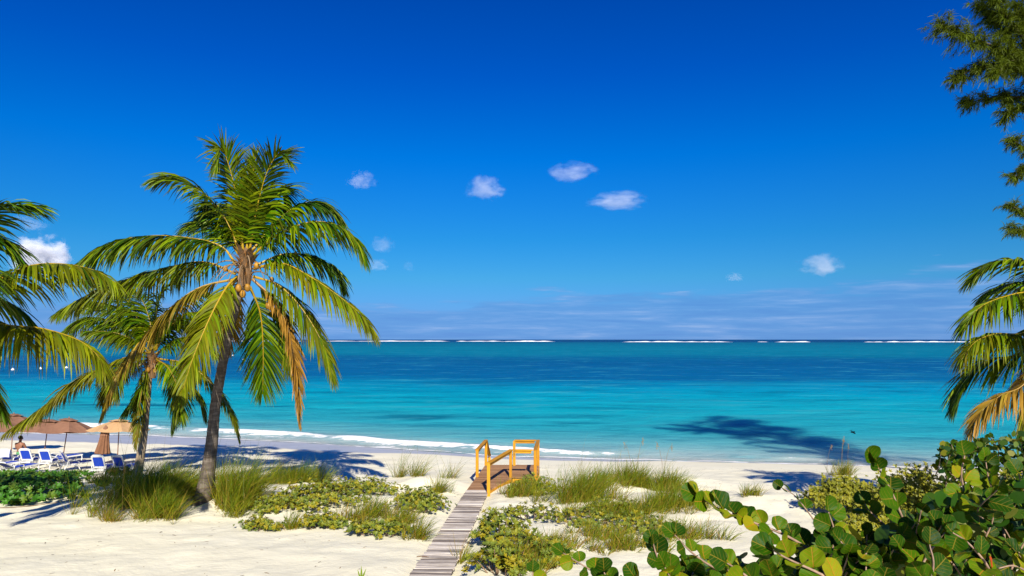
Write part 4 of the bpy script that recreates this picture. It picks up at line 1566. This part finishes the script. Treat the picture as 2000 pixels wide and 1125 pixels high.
def grape_leaf_mesh(seed, material):
    r_ = np.random.default_rng(seed)
    nseg, rings = 20, 4
    fold, cup, wav = r_.uniform(.05, .55), r_.uniform(-.30, .35), r_.uniform(.015, .06)
    V, UV = [(0, .06, 0)], [(0, .06)]
    ph = r_.uniform(0, 6.28)
    for k in range(1, rings + 1):
        q = k / rings
        for j in range(nseg):
            a = -PI / 2 + (j + .5) / nseg * 2 * PI           # starts at the notch
            rr_ = 1.0 - .16 * math.exp(-((((a + PI / 2 + PI) % (2 * PI)) - PI) / .34) ** 2)
            x_ = .53 * math.cos(a) * rr_
            y_ = .47 + .47 * math.sin(a) * rr_
            x_, y_ = x_ * q, .06 + (y_ - .06) * q
            z_ = fold * abs(x_) * .9 + cup * (x_ ** 2 + (y_ - .45) ** 2) * 1.6 + wav * q * q * math.sin(a * 5 + ph)
            V.append((x_, y_, z_))
            UV.append((x_, y_))
    T = [(0, 1 + j, 1 + (j + 1) % nseg) for j in range(nseg)]
    Q = [(1 + (k - 1) * nseg + j, 1 + k * nseg + j, 1 + k * nseg + (j + 1) % nseg, 1 + (k - 1) * nseg + (j + 1) % nseg) for k in range(1, rings) for j in range(nseg)]
    me = bpy.data.meshes.new('leaf')
    me.from_pydata(V, [], T + Q)
    ul = me.uv_layers.new(name='UVMap')
    for lp in me.loops:
        ul.data[lp.index].uv = UV[lp.vertex_index]
    me.polygons.foreach_set('use_smooth', [True] * len(me.polygons))
    me.materials.append(material)
    return me


LEAVES = [[grape_leaf_mesh(s + 10 * k, m_) for s in range(5)] for k, m_ in enumerate(LM)]
TOSUN = np.array(-sun_dir)


class Grape:
    def __init__(self, label, loc, seed, group='sea grape bushes'):
        self.root = thing('sea_grape_bush', label, 'bush', loc, group)
        self.r = np.random.default_rng(seed)
        self.nleaf = 0
        self.rl = Vector(self.root.location)

    def leaf(self, p, d, n, size, kind):
        d = nrm(d)
        n = nrm(n - d * np.dot(n, d))
        x = np.cross(d, n)
        o = bpy.data.objects.new('leaf', LEAVES[kind][self.r.integers(0, 5)])
        COL.objects.link(o)
        o.parent = self.root
        mt = Matrix((Vector(x), Vector(d), Vector(n))).transposed().to_4x4()
        mt = mt @ Matrix.Diagonal((size * self.r.uniform(.92, 1.08), size, size, 1))
        mt.translation = Vector(p) - self.rl
        o.matrix_basis = mt
        self.nleaf += 1

    def branch(self, pts, size=.19, gap=.085, start=.0, rad=(.012, .005), yellow=.08, light=.24, root_to=None, stop=1.0, face=.9):
        r_ = self.r
        P = catmull(pts, 26)
        S = np.concatenate([[0], np.cumsum(np.linalg.norm(np.diff(P, axis=0), axis=1))])
        T = nrm(np.gradient(P, axis=0))
        mb = MB()
        mb.tube(P, np.linspace(rad[0], rad[1], 26), 7)
        if root_to is not None:
            b_ = np.asarray(root_to, float)
            mb.tube(catmull([b_, (b_ + P[0]) / 2 + (0, .1, -.1), P[0]], 10), np.linspace(rad[0] * 2, rad[0], 10), 7)
        mb.build('stem', M['stem'], self.root, smooth=True)
        s = S[-1] * start + .02
        k = int(r_.integers(0, 2))
        roll = r_.uniform(0, 6.28)
        while s < S[-1] * stop:
            p = np.array([np.interp(s, S, P[:, j]) for j in range(3)])
            tn = nrm(np.array([np.interp(s, S, T[:, j]) for j in range(3)]))
            # two ranks of leaves, left and right of the stem as seen from above or the sun
            up = nrm(TOSUN * .8 + np.array([0, 0, .5]) + r_.normal(0, .25, 3))
            sd = nrm(np.cross(tn, up))
            sgn = 1 if k % 2 else -1
            d = nrm(sd * sgn * r_.uniform(.55, 1.0) + tn * r_.uniform(.25, .85) + r_.normal(0, .22, 3) + (0, 0, .12))
            n = TOSUN * face + np.array([0, -.15, .35]) + r_.normal(0, .62, 3) + sd * sgn * -.2
            u_ = r_.random()
            kind = 2 if u_ < yellow else (1 if u_ < yellow + light else 0)
            self.leaf(p + d * .012, d, n, size * r_.uniform(.72, 1.15) * (1 if s < S[-1] * .85 else .85), kind)
            s += gap * r_.uniform(.7, 1.35)
            k += 1
        # a leaf at the tip
        self.leaf(P[-1], nrm(T[-1] + r_.normal(0, .2, 3)), TOSUN + r_.normal(0, .3, 3), size * .85, 0)


def gbase(x, y):
    return np.array([x, y, tz(x, y) - .05])


TOPX = [1040, 1180, 1260, 1350, 1420, 1500, 1580, 1680, 1760, 1830, 1900, 2000, 2100]
TOPY = [1115, 1120, 1085, 1060, 1050, 1040, 1035, 1030, 1010, 965, 950, 935, 930]


def fill(g, x0, x1, n, y_lo, y_hi, size, extra=0):
    r_ = g.r
    for i in range(n):
        px = r_.uniform(x0, x1)
        tp = np.interp(px, TOPX, TOPY) + extra
        py = tp + (1150 - tp) * r_.random() ** 1.1 + 8
        Y = r_.uniform(y_lo, y_hi)
        tip = at(px, py, Y)
        L = r_.uniform(.55, .9)
        st = tip + np.array([r_.uniform(-.15, .45) * L, r_.uniform(-.1, .45), -L * r_.uniform(.6, .95)])
        mid = (tip + st) / 2 + r_.normal(0, .06, 3)
        g.branch([st, mid, tip], size * r_.uniform(.72, 1.05), .078, .15, (.010, .005), yellow=.035, light=.26, face=.35)


def inner(g, x0, x1, n, y_lo, y_hi, extra):
    r_ = g.r
    px = r_.uniform(x0, x1, n)
    tp = np.interp(px, TOPX, TOPY) + extra
    py = tp + (1210 - tp) * r_.random(n)
    Y = r_.uniform(y_lo, y_hi, n)
    P = np.stack([(px - 1000) / FPX * Y, Y, CAM_Z - (py - HOR) / FPX * Y], 1)
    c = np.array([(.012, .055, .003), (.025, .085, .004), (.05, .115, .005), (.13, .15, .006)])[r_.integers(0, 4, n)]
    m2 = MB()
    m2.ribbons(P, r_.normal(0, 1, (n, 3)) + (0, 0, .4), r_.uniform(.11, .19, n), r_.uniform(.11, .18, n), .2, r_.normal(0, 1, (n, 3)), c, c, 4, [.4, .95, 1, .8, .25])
    m2.build('foliage', M['shrub'], g.root, kind='stuff')


g1 = Grape('low sea grape sprawl at the bottom edge, its branch reaching left over the dry grass', gbase(1.4, 6.2), 31)
g1.branch([at(1240, 1165, 6.4), at(1168, 1122, 6.4), at(1140, 1105, 6.4), at(1100, 1080, 6.4)], .155, .075, .15, yellow=.09, light=.25, root_to=gbase(1.5, 6.2))
g1.branch([at(1230, 1180, 5.8), at(1195, 1150, 5.8), at(1180, 1118, 5.8)], .17, .09, .1, root_to=gbase(1.4, 5.9))
g1.branch([at(1060, 1180, 6.0), at(1045, 1150, 6.0), at(1040, 1118, 6.0)], .13, .10, .2, root_to=gbase(.9, 6.3))
g1.branch([at(1290, 1190, 5.6), at(1262, 1160, 5.6), at(1240, 1128, 5.6)], .17, .09, .1, root_to=gbase(1.6, 5.9))

g2 = Grape('sea grape bush with a long branch of round leaves pointing left over the white sand', gbase(2.6, 6.0), 32)
g2.branch([at(1600, 1085, 6.2), at(1535, 1046, 6.2), at(1465, 1018, 6.2), at(1410, 997, 6.2), at(1362, 968, 6.2)], .20, .072, .1, (.014, .006), yellow=.08, light=.24, root_to=gbase(2.8, 6.0))
g2.branch([at(1440, 1124, 5.8), at(1392, 1107, 5.8), at(1350, 1078, 5.8), at(1318, 1045, 5.8)], .165, .075, .1, yellow=.06, light=.28, root_to=gbase(2.2, 5.9))
g2.branch([at(1600, 1030, 6.8), at(1578, 1000, 6.8), at(1552, 968, 6.8), at(1528, 953, 6.8)], .13, .10, .35, (.008, .004), yellow=.0, light=.2)
g2.branch([at(1345, 1150, 5.6), at(1300, 1115, 5.6), at(1283, 1085, 5.6), at(1276, 1062, 5.6)], .15, .075, .1, yellow=.06, root_to=gbase(1.9, 5.8))
g2.branch([at(1640, 1140, 4.9), at(1590, 1115, 4.9), at(1540, 1092, 4.9), at(1510, 1075, 4.9)], .20, .085, .0, yellow=.10, light=.25, root_to=gbase(2.6, 5.2))
g2.branch([at(1500, 1160, 4.8), at(1470, 1135, 4.8), at(1440, 1112, 4.8), at(1420, 1100, 4.8)], .19, .085, .0, yellow=.06, light=.25)
fill(g2, 1290, 1580, 16, 5.0, 6.6, .17)
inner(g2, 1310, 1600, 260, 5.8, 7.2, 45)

g3 = Grape('tall sea grape shoots rising in the middle right, the topmost leaf against the shaded beach', gbase(4.3, 6.3), 33)
g3.branch([at(1815, 1130, 6.3), at(1792, 1080, 6.3), at(1758, 1000, 6.3), at(1735, 948, 6.3), at(1705, 898, 6.3)], .20, .095, .05, (.014, .007), yellow=.05, light=.2, root_to=gbase(4.2, 6.0))
g3.branch([at(1655, 1120, 6.0), at(1640, 1075, 6.0), at(1628, 1030, 6.0), at(1618, 1000, 6.0)], .185, .085, .05, yellow=.08, light=.3, root_to=gbase(3.1, 5.9))
g3.branch([at(1720, 1160, 5.2), at(1700, 1110, 5.2), at(1660, 1080, 5.2), at(1625, 1070, 5.2)], .18, .085, .0, yellow=.09, light=.25)
g3.branch([at(1815, 1160, 5.4), at(1800, 1112, 5.4), at(1822, 1070, 5.4), at(1845, 1040, 5.4)], .17, .09, .05, yellow=.1, light=.25)
g3.branch([at(1760, 1100, 6.6), at(1740, 1040, 6.6), at(1700, 1000, 6.6), at(1690, 985, 6.6)], .17, .10, .1, yellow=.05, light=.35)
fill(g3, 1560, 1840, 30, 5.0, 7.0, .17)
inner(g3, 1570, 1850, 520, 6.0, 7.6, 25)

g4 = Grape('dense sea grape bush filling the bottom right corner, big veined leaves on top', gbase(5.6, 7.0), 34)
g4.branch([at(1880, 1060, 6.9), at(1888, 990, 6.9), at(1878, 930, 6.9), at(1884, 890, 6.9)], .20, .08, .05, (.014, .007), yellow=.03, light=.36, root_to=gbase(5.0, 6.9))
g4.branch([at(1960, 1030, 7.0), at(1942, 970, 7.0), at(1930, 930, 7.0), at(1925, 900, 7.0)], .19, .085, .05, yellow=.03, light=.32, root_to=gbase(5.4, 7.0))
g4.branch([at(2040, 1040, 6.6), at(2010, 980, 6.6), at(1995, 945, 6.6), at(1990, 925, 6.6)], .19, .09, .05, yellow=.03, light=.32, root_to=gbase(5.6, 6.7))
g4.branch([at(1950, 1150, 5.3), at(1925, 1100, 5.3), at(1890, 1060, 5.3), at(1860, 1040, 5.3)], .18, .09, .0, yellow=.06, light=.28)
g4.branch([at(2040, 1150, 5.4), at(2010, 1120, 5.4), at(1980, 1105, 5.4), at(1950, 1110, 5.4)], .18, .09, .0, yellow=.06, light=.28)
fill(g4, 1820, 2060, 34, 5.2, 7.4, .17)
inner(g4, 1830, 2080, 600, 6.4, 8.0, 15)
q = at(1932, 1085, 5.2)
g4.leaf(q, (.15, -.1, -1), TOSUN + np.array([.9, 0, 0]), .10, 3)

# the farther sea grape bush on the right
r = np.random.default_rng(35)
g5 = Grape('farther sea grape bush with small-looking leaves below the right palm fronds', gbase(12.0, 16.0), 36)
for i in range(36):
    px = r.uniform(1830, 2080)
    tp = np.interp(px, [1815, 1840, 1870, 1900, 1940, 2000, 2080], [880, 858, 862, 852, 846, 838, 830])
    py = tp + 100 * r.random() ** 1.5 + 6
    Y = r.uniform(14.5, 17.0)
    tip = at(px, py, Y)
    L = r.uniform(.6, 1.0)
    st_ = tip + np.array([r.uniform(0, .6) * L, r.uniform(-.1, .5), -L * .8])
    g5.branch([st_, (st_ + tip) / 2 + r.normal(0, .06, 3), tip], .17, .10, .1, (.014, .006), yellow=.04, light=.28, face=.5,
              root_to=gbase(12 + r.uniform(-1, 2), 16) if i % 6 == 0 else None)

mbf = MB()                                                  # the inner leaves too small to pick apart
nf = 620
px_ = r.uniform(1835, 2090, nf)
tp_ = np.interp(px_, [1815, 1840, 1870, 1900, 1940, 2000, 2080], [885, 866, 870, 860, 854, 846, 838])
py_ = tp_ + 105 * r.random(nf)
Yf = r.uniform(14.6, 17.2, nf)
Pf = np.stack([(px_ - 1000) / FPX * Yf, Yf, CAM_Z - (py_ - HOR) / FPX * Yf], 1)
cf = np.array([(.012, .05, .004), (.035, .09, .005), (.08, .13, .006), (.16, .16, .008)])[r.integers(0, 4, nf)]
mbf.ribbons(Pf, r.normal(0, 1, (nf, 3)) + (0, 0, .3), r.uniform(.10, .18, nf), r.uniform(.09, .15, nf), .2, r.normal(0, 1, (nf, 3)), cf, cf, 3, [.5, 1, .9, .3])
mbf.build('foliage', M['shrub'], g5.root, kind='stuff')

# ------------------------------------------------------------------ beach furniture


def smooth_tube(mb, pts, rad, n=16, sides=6, mat_=0):
    mb.tube(catmull(pts, n), rad, sides, mat=mat_)


def make_lounger(label, back=58):
    root = thing('sun_lounger', label, 'sun lounger', (0, 0, 0), 'sun loungers on the beach')
    zs = .36
    for s in (-.33, .33):
        mb = MB()
        mb.beam((s, -.55, zs), (s, 1.30, zs), .055, .075)
        mb.build('side_rail', M['white'], root)
        mb = MB()                                            # arched double leg
        smooth_tube(mb, [(s, -.50, .02), (s * 1.02, -.40, .24), (s, -.10, .34), (s * 1.02, .22, .24), (s, .34, .02)], .030)
        mb.build('leg', M['white'], root, smooth=True)
        mb = MB()
        smooth_tube(mb, [(s, 1.22, .34), (s, 1.26, .18), (s, 1.22, .01)], .030)
        mb.build('leg', M['white'], root, smooth=True)
        mb = MB()                                            # armrest
        smooth_tube(mb, [(s * 1.08, -.32, .36), (s * 1.14, -.30, .55), (s * 1.12, 0, .58), (s * 1.10, .24, .50), (s * 1.06, .30, .36)], .026)
        mb.build('armrest', M['white'], root, smooth=True)
    mb = MB()
    mb.box((0, 1.28, zs), (.66, .07, .07))
    mb.build('end_rail', M['white'], root)
    mb = MB()
    mb.box((0, -.52, zs), (.66, .06, .07))
    mb.build('end_rail', M['white'], root)
    mb = MB()
    mb.box((0, .55, zs + .03), (.585, 1.40, .018))
    mb.build('seat_sling', M['blue'], root)
    a = math.radians(back)
    u_ = np.array([0, -math.cos(a), math.sin(a)])
    nn = np.array([0, -math.sin(a), -math.cos(a)])
    p0 = np.array([0, -.20, zs + .04])
    mb = MB()
    for s in (-.30, .30):
        mb.beam(p0 + (s, 0, 0), p0 + (s * .98, 0, 0) + u_ * .72, .075, .045, up=nn)
    mb.beam(p0 + (-.22, 0, 0) + u_ * .76, p0 + (.22, 0, 0) + u_ * .76, .13, .045, up=nn)
    for s in (-1, 1):
        mb.beam(p0 + (s * .21, 0, 0) + u_ * .775, p0 + (s * .31, 0, 0) + u_ * .68, .11, .044, up=nn)
    mb.beam(p0 + (-.30, 0, 0) + u_ * .06, p0 + (.30, 0, 0) + u_ * .06, .10, .043, up=nn)
    bk = mb.build('backrest', M['white'], root)
    mb = MB()
    mb.box(p0 + u_ * .42, (.53, .60, .016), (np.array([1., 0, 0]), u_, nn))
    mb.build('back_sling', M['blue'], bk)
    return root


lounger0 = None
LG = [
    # px, py of the ground under the back legs, turn, label
    (20, 906, .10, 62, 'sun lounger with a pale towel draped over its raised back, far left', 0),
    (58, 906, .06, 66, 'grey shaded white sun lounger beside the seated person, back to the camera', 0),
    (28, 921, -.2, 30, 'sun lounger with lowered back, nearest the broad green bush at left', 0),
    (96, 908, .02, 66, 'sunlit sun lounger with blue back under the left brown umbrella pole', 0),
    (114, 899, -.5, 20, 'sun lounger lying flat behind the left umbrella pole', 0),
    (140, 912, -.7, 64, 'shaded sun lounger turned right, beneath the front brown umbrella', 0),
    (199, 922, .08, 66, 'sunlit blue-backed sun lounger in front of the folded umbrella', 0),
    (240, 921, -.10, 64, 'blue-backed sun lounger under the pale beige umbrella by the palm trunk', 0),
    (-14, 915, -.5, 35, 'sun lounger cut by the left edge of the beach row', 0),
]
lounger_of = {}
for i, (px, py, rz, back, lab, _) in enumerate(LG):
    if back not in lounger_of:
        o = make_lounger(lab, back)
        lounger_of[back] = o
    else:
        o = copy_tree(lounger_of[back])
        o['label'] = lab
    g = gnd(px, py + 6)
    o.location = (g[0], g[1], g[2])
    o.rotation_euler = (0, 0, rz)
    o.scale = (.80, .80, .84)
    LG[i] = LG[i] + (g,)

# towel over the first lounger
g = LG[0][-1]
mb = MB()
a = math.radians(62)
xs_ = np.linspace(-.36, .36, 9)
prof = [(-.62, 1.13), (-.60, .98), (-.54, .80), (-.52, .70), (-.50, .62)]
front = [(-.585, 1.145), (-.51, 1.06), (-.42, .92), (-.34, .78)]
line = [(-.70, .68), (-.70, .85), (-.675, 1.02), (-.61, 1.125), (-.545, 1.10), (-.46, .98), (-.38, .84)]
V = [(x, y + .012 * math.sin(x * 14 + k), z - .03 * abs(x) + .01 * math.sin(x * 9)) for k, (y, z) in enumerate(line) for x in xs_]
nx = len(xs_)
F = [(k * nx + i, k * nx + i + 1, (k + 1) * nx + i + 1, (k + 1) * nx + i) for k in range(len(line) - 1) for i in range(nx - 1)]
mb.add(np.array(V), F)
o = mb.build('towel', M['towel'], smooth=True)
o.location = tuple(g)
o.rotation_euler = (0, 0, .10)
o.scale = (.80, .80, .84)
tag(o, 'pale blue-white towel hanging over the back of the far left lounger', 'towel')


def make_umbrella(label, cloth, R=1.42, H=2.2, drop=.52, group='open beach umbrellas'):
    root = thing('beach_umbrella', label, 'umbrella', (0, 0, 0), group)
    mb = MB()
    mb.tube([(0, 0, -.3), (0, 0, H - .05)], .024, 8)
    mb.build('pole', M['pole'], root, smooth=True)
    n, rings = 8, 7
    V, F = [], []
    sub = 4
    N = n * sub
    for k in range(rings + 1):
        q = .10 + .90 * k / rings
        for j in range(N):
            a_ = 2 * PI * j / N
            s_ = (j % sub) / sub
            sc_ = math.cos(PI / n) / math.cos((s_ - .5) * 2 * PI / n)        # straight edges between the ribs
            sag = .05 * q * (4 * s_ * (1 - s_))
            V.append((R * q * sc_ * math.cos(a_), R * q * sc_ * math.sin(a_), H - drop * q ** 1.35 - sag))
    for k in range(rings):
        for j in range(N):
            F.append((k * N + j, k * N + (j + 1) % N, (k + 1) * N + (j + 1) % N, (k + 1) * N + j))
    mb = MB()
    mb.add(np.array(V), F)
    cp = mb.build('canopy', cloth, root)
    V, F = [(0, 0, H + .05)], []
    for k, (q, z) in enumerate([(.12, H + .03), (.24, H - .02), (.33, H - .075)]):
        for j in range(N):
            a_ = 2 * PI * j / N
            s_ = (j % sub) / sub
            V.append((R * q * math.cos(a_), R * q * math.sin(a_), z + (.035 * 4 * s_ * (1 - s_) if k == 2 else 0)))
    T = [(0, 1 + j, 1 + (j + 1) % N) for j in range(N)]
    F = [(1 + k * N + j, 1 + (k + 1) * N + j, 1 + (k + 1) * N + (j + 1) % N, 1 + k * N + (j + 1) % N) for k in range(2) for j in range(N)]
    mb = MB()
    mb.add(np.array(V), F, T)
    mb.build('vent_cap', cloth, cp)
    for j in range(n):
        a_ = 2 * PI * j / n
        pts = [(R * q * math.cos(a_), R * q * math.sin(a_), H - drop * q ** 1.35 - .025) for q in (.08, .4, .7, .98)]
        mb = MB()
        mb.tube(pts, .010, 5)
        mb.build('rib', M['pole'], root)
    mb = MB()
    mb.ball((0, 0, H + .08), (.025, .025, .05), 8, 6)
    mb.build('finial', M['pole'], root, smooth=True)
    return root


UM = [
    ((84, 903), 'tan', 1.60, .0, .10, 'large brown umbrella with tilted pole, left of centre in the row, overlapped by a frond'),
    ((122, 900), 'tan', 1.36, .06, .13, 'brown umbrella in front of the large brown one, dark gap under its front edge'),
    ((229, 903), 'sandc', 1.48, .0, .05, 'pale beige umbrella beside the pale palm trunk, lightest in the row'),
    ((-8, 905), 'tan', 1.42, .0, .05, 'brown umbrella cut by the left edge of the picture'),
    ((22, 884), 'tan', 1.42, .0, .05, 'brown umbrella behind the seated person, set back towards the water'),
]
UM[3] = ((-8, 903), 'tan', 1.42, .0, .05, 'brown umbrella farthest left, nearest the camera of the two at the left')
for (pp, cl, R_, tx, ty, lab) in UM:
    g = gnd(*pp)
    o = make_umbrella(lab, M[cl], R_, 2.18)
    o.location = tuple(g)
    o.rotation_euler = (-.05 + tx, ty, random.uniform(0, .7))
# folded umbrella
g = gnd(202, 908)
g[1] -= .2
fold = thing('folded_umbrella', 'folded dark brown umbrella leaning in front of the pale beige one', 'umbrella', (0, 0, 0))
mb = MB()
mb.tube([(0, 0, -.2), (0, 0, 2.02)], .022, 8)
mb.build('pole', M['pole'], fold, smooth=True)
mb = MB()
mb.lathe([(.02, 1.99), (.10, 1.82), (.17, 1.62), (.185, 1.50), (.20, 1.30), (.26, .95), (.33, .62), (.31, .60), (.12, .63)], n=24, pleat=.10)
mb.build('canopy', M['brown'], fold)
mb = MB()
mb.lathe([(.022, 2.02), (.11, 1.86), (.185, 1.60), (.20, 1.50), (.17, 1.49)], n=24, pleat=.09)
mb.build('vent_cap', M['tan'], fold)
fold.location = tuple(g)
fold.rotation_euler = (-.03, .10, .3)

# seated person
g = gnd(33, 902)
g[2] -= .10
per = thing('person', 'person seen from behind sitting on a lounger, bare tanned back, dark hair, green shorts', 'person', (g[0], g[1] + .25, g[2]))
verts = [(0, 0, .52), (0, -.03, .66), (0, -.05, .82), (0, -.04, .96), (0, -.02, 1.06), (0, .0, 1.14), (0, .02, 1.24), (0, .03, 1.32),
         (-.19, -.03, .99), (-.25, .05, .75), (-.20, .27, .62), (-.16, .38, .58), (.19, -.03, .99), (.25, .05, .75), (.20, .27, .62), (.16, .38, .58),
         (-.10, .02, .50), (-.12, .44, .54), (-.12, .50, .12), (-.12, .62, .05), (.10, .02, .50), (.12, .44, .54), (.12, .50, .12), (.12, .62, .05)]
edges = [(0, 1), (1, 2), (2, 3), (3, 4), (4, 5), (5, 6), (6, 7), (3, 8), (8, 9), (9, 10), (10, 11), (3, 12), (12, 13), (13, 14), (14, 15),
         (0, 16), (16, 17), (17, 18), (18, 19), (0, 20), (20, 21), (21, 22), (22, 23)]
radii = [.15, .14, .15, .15, .075, .06, .092, .085, .075, .048, .036, .030, .075, .048, .036, .030, .095, .070, .046, .035, .095, .070, .046, .035]
for (h, sx) in ((11, -1), (15, 1)):                          # fingers and thumb on each hand
    bx_, by_, bz_ = verts[h]
    for k, (dx, L) in enumerate([(-.030, .050), (-.010, .060), (.010, .056), (.028, .044)]):
        verts.append((bx_ + dx, by_ + .035 + L * .5, bz_ - .005))
        radii.append(.010)
        edges.append((h, len(verts) - 1))
        verts.append((bx_ + dx, by_ + .035 + L, bz_ - .035))
        radii.append(.008)
        edges.append((len(verts) - 2, len(verts) - 1))
    verts.append((bx_ - sx * .045, by_ + .015, bz_ + .0))
    radii.append(.011)
    edges.append((h, len(verts) - 1))
me = bpy.data.meshes.new('body')
me.from_pydata(verts, edges, [])
body = bpy.data.objects.new('body', me)
COL.objects.link(body)
body.parent = per
sk_ = body.modifiers.new('skin', 'SKIN')
for i, rv in enumerate(radii):
    me.skin_vertices[0].data[i].radius = (rv, rv * (.75 if 1 <= i <= 3 else 1))
me.skin_vertices[0].data[0].use_root = True
sk_.use_smooth_shade = True
body.modifiers.new('sub', 'SUBSURF').levels = 2
body.modifiers['sub'].render_levels = 2
me.materials.append(M['skin'])
mb = MB()
mb.ball((0, .005, 1.315), (.108, .118, .112), 14, 10)
mb.build('hair', M['hair'], None, smooth=True).parent = per
mb = MB()
for s in (-1, 1):
    mb.ball((s * .105, .04, 1.26), (.014, .028, .036), 8, 6)
mb.build('ears', M['skin'], None, smooth=True).parent = per
mb = MB()
mb.ball((0, .0, .505), (.195, .165, .125), 14, 9)
for s in (-1, 1):
    mb.tube([(s * .10, .03, .505), (s * .115, .22, .53), (s * .12, .36, .545)], [.118, .105, .095], 12)
mb.build('shorts', M['shorts'], None, smooth=True).parent = per
# the lounger the person sits on
o = copy_tree(lounger_of[20])
o['label'] = 'low sun lounger on which the person with dark hair sits'
o.location = (g[0], g[1] - .1, g[2])
o.rotation_euler = (0, 0, .0)

# ------------------------------------------------------------------ buoys, bird, litter on the sand
for i, (px, py, lab) in enumerate([(25, 723, 'white mooring buoy on the dark water, leftmost'), (79, 721, 'white mooring buoy, second from the left, on the dark water'),
                                   (130, 719, 'white mooring buoy just under the long left frond tip'),
                                   (432, 697, 'small white buoy seen left of the leaning palm trunk'), (455, 695, 'small white buoy just right of the leaning palm trunk'),
                                   (476, 703, 'small white buoy under the hanging palm frond')]):
    Y = 1333.3 * (CAM_Z - SEA) / (py - HOR)
    X = (px - 1000) / FPX * Y
    bz = thing('buoy', lab, 'buoy', (X, Y, SEA), 'white buoys on the sea')
    mb = MB()
    mb.lathe([(.05, -.2), (.30, -.1), (.36, .10), (.30, .30), (.12, .38), (.05, .52), (.0, .53)], (X, Y, SEA), 12)
    mb.build('float', M['buoy'], bz, smooth=True)
    mb = MB()
    mb.tube([(X, Y, SEA + .45), (X, Y, SEA + .62)], .03, 6)
    mb.build('ring_post', M['dark'], bz)
Yb = 45.0
pb = at(1666, 845, Yb)
bird = thing('bird', 'small dark bird flying low over the pale water on the right', 'bird', pb)
mb = MB()
mb.tube([pb + (-.16, 0, .02), pb + (-.08, 0, .03), pb + (0, 0, .02), pb + (.10, 0, -.04), pb + (.18, 0, -.08)], [.018, .04, .05, .035, .012], 8)
mb.build('body', M['dark'], bird, smooth=True)
for s in (-1, 1):
    mb = MB()
    mb.add(np.array([pb + (-.06, s * .03, .03), pb + (.07, s * .03, .0), pb + (.02, s * .22, .11), pb + (-.05, s * .22, .13), pb + (-.07, s * .42, .06)]),
           [(0, 1, 2, 3)], [(3, 2, 4)])
    mb.build('wing', M['dark'], bird)

mb = MB()                                                   # dry weed, twigs and leaf bits on the sand
r = np.random.default_rng(91)
n = 1500
X = r.uniform(-22, 16, n)
Yl = r.uniform(13.5, 30, n)
Yl[:500] = shore(X[:500]) - np.abs(r.normal(6.0, 1.2, 500)) - np.interp(X[:500], [-20, 0], [2.5, 0])
Z = terrain(X, Yl) + .006
ok = np.abs(X + 1.4 + (DECK_Y - Yl) * .03) > .6
P = np.stack([X, Yl, Z], 1)[ok]
n = len(P)
az_ = r.uniform(0, 2 * PI, n)
D = np.stack([np.cos(az_), np.sin(az_) * .6, r.uniform(-.02, .12, n)], 1)
c_ = np.array([.17, .10, .05]) * r.uniform(.5, 1.7, (n, 1))
mb.ribbons(P, D, r.uniform(.03, .13, n), r.uniform(.008, .026, n), .1, np.stack([-np.sin(az_), np.cos(az_), np.zeros(n)], 1), c_, c_, 2, [.6, 1, .4])
mb.build('beach_litter', M['grass'], kind='stuff')
c = gnd(818, 1103)
mb = MB()
zb = .05 + SLOPE * (DECK_Y - c[1]) + .022
mb.tube(catmull([(c[0] - .05, c[1], zb), (c[0] + .08, c[1] + .01, zb + .01), (c[0] + .22, c[1] - .02, zb)], 8), [.010, .013, .014, .012, .012, .011, .009, .006], 6)
tag(mb.build('twig', M['twig'], smooth=True), 'brown twig lying across the near end of the grey boardwalk', 'twig')
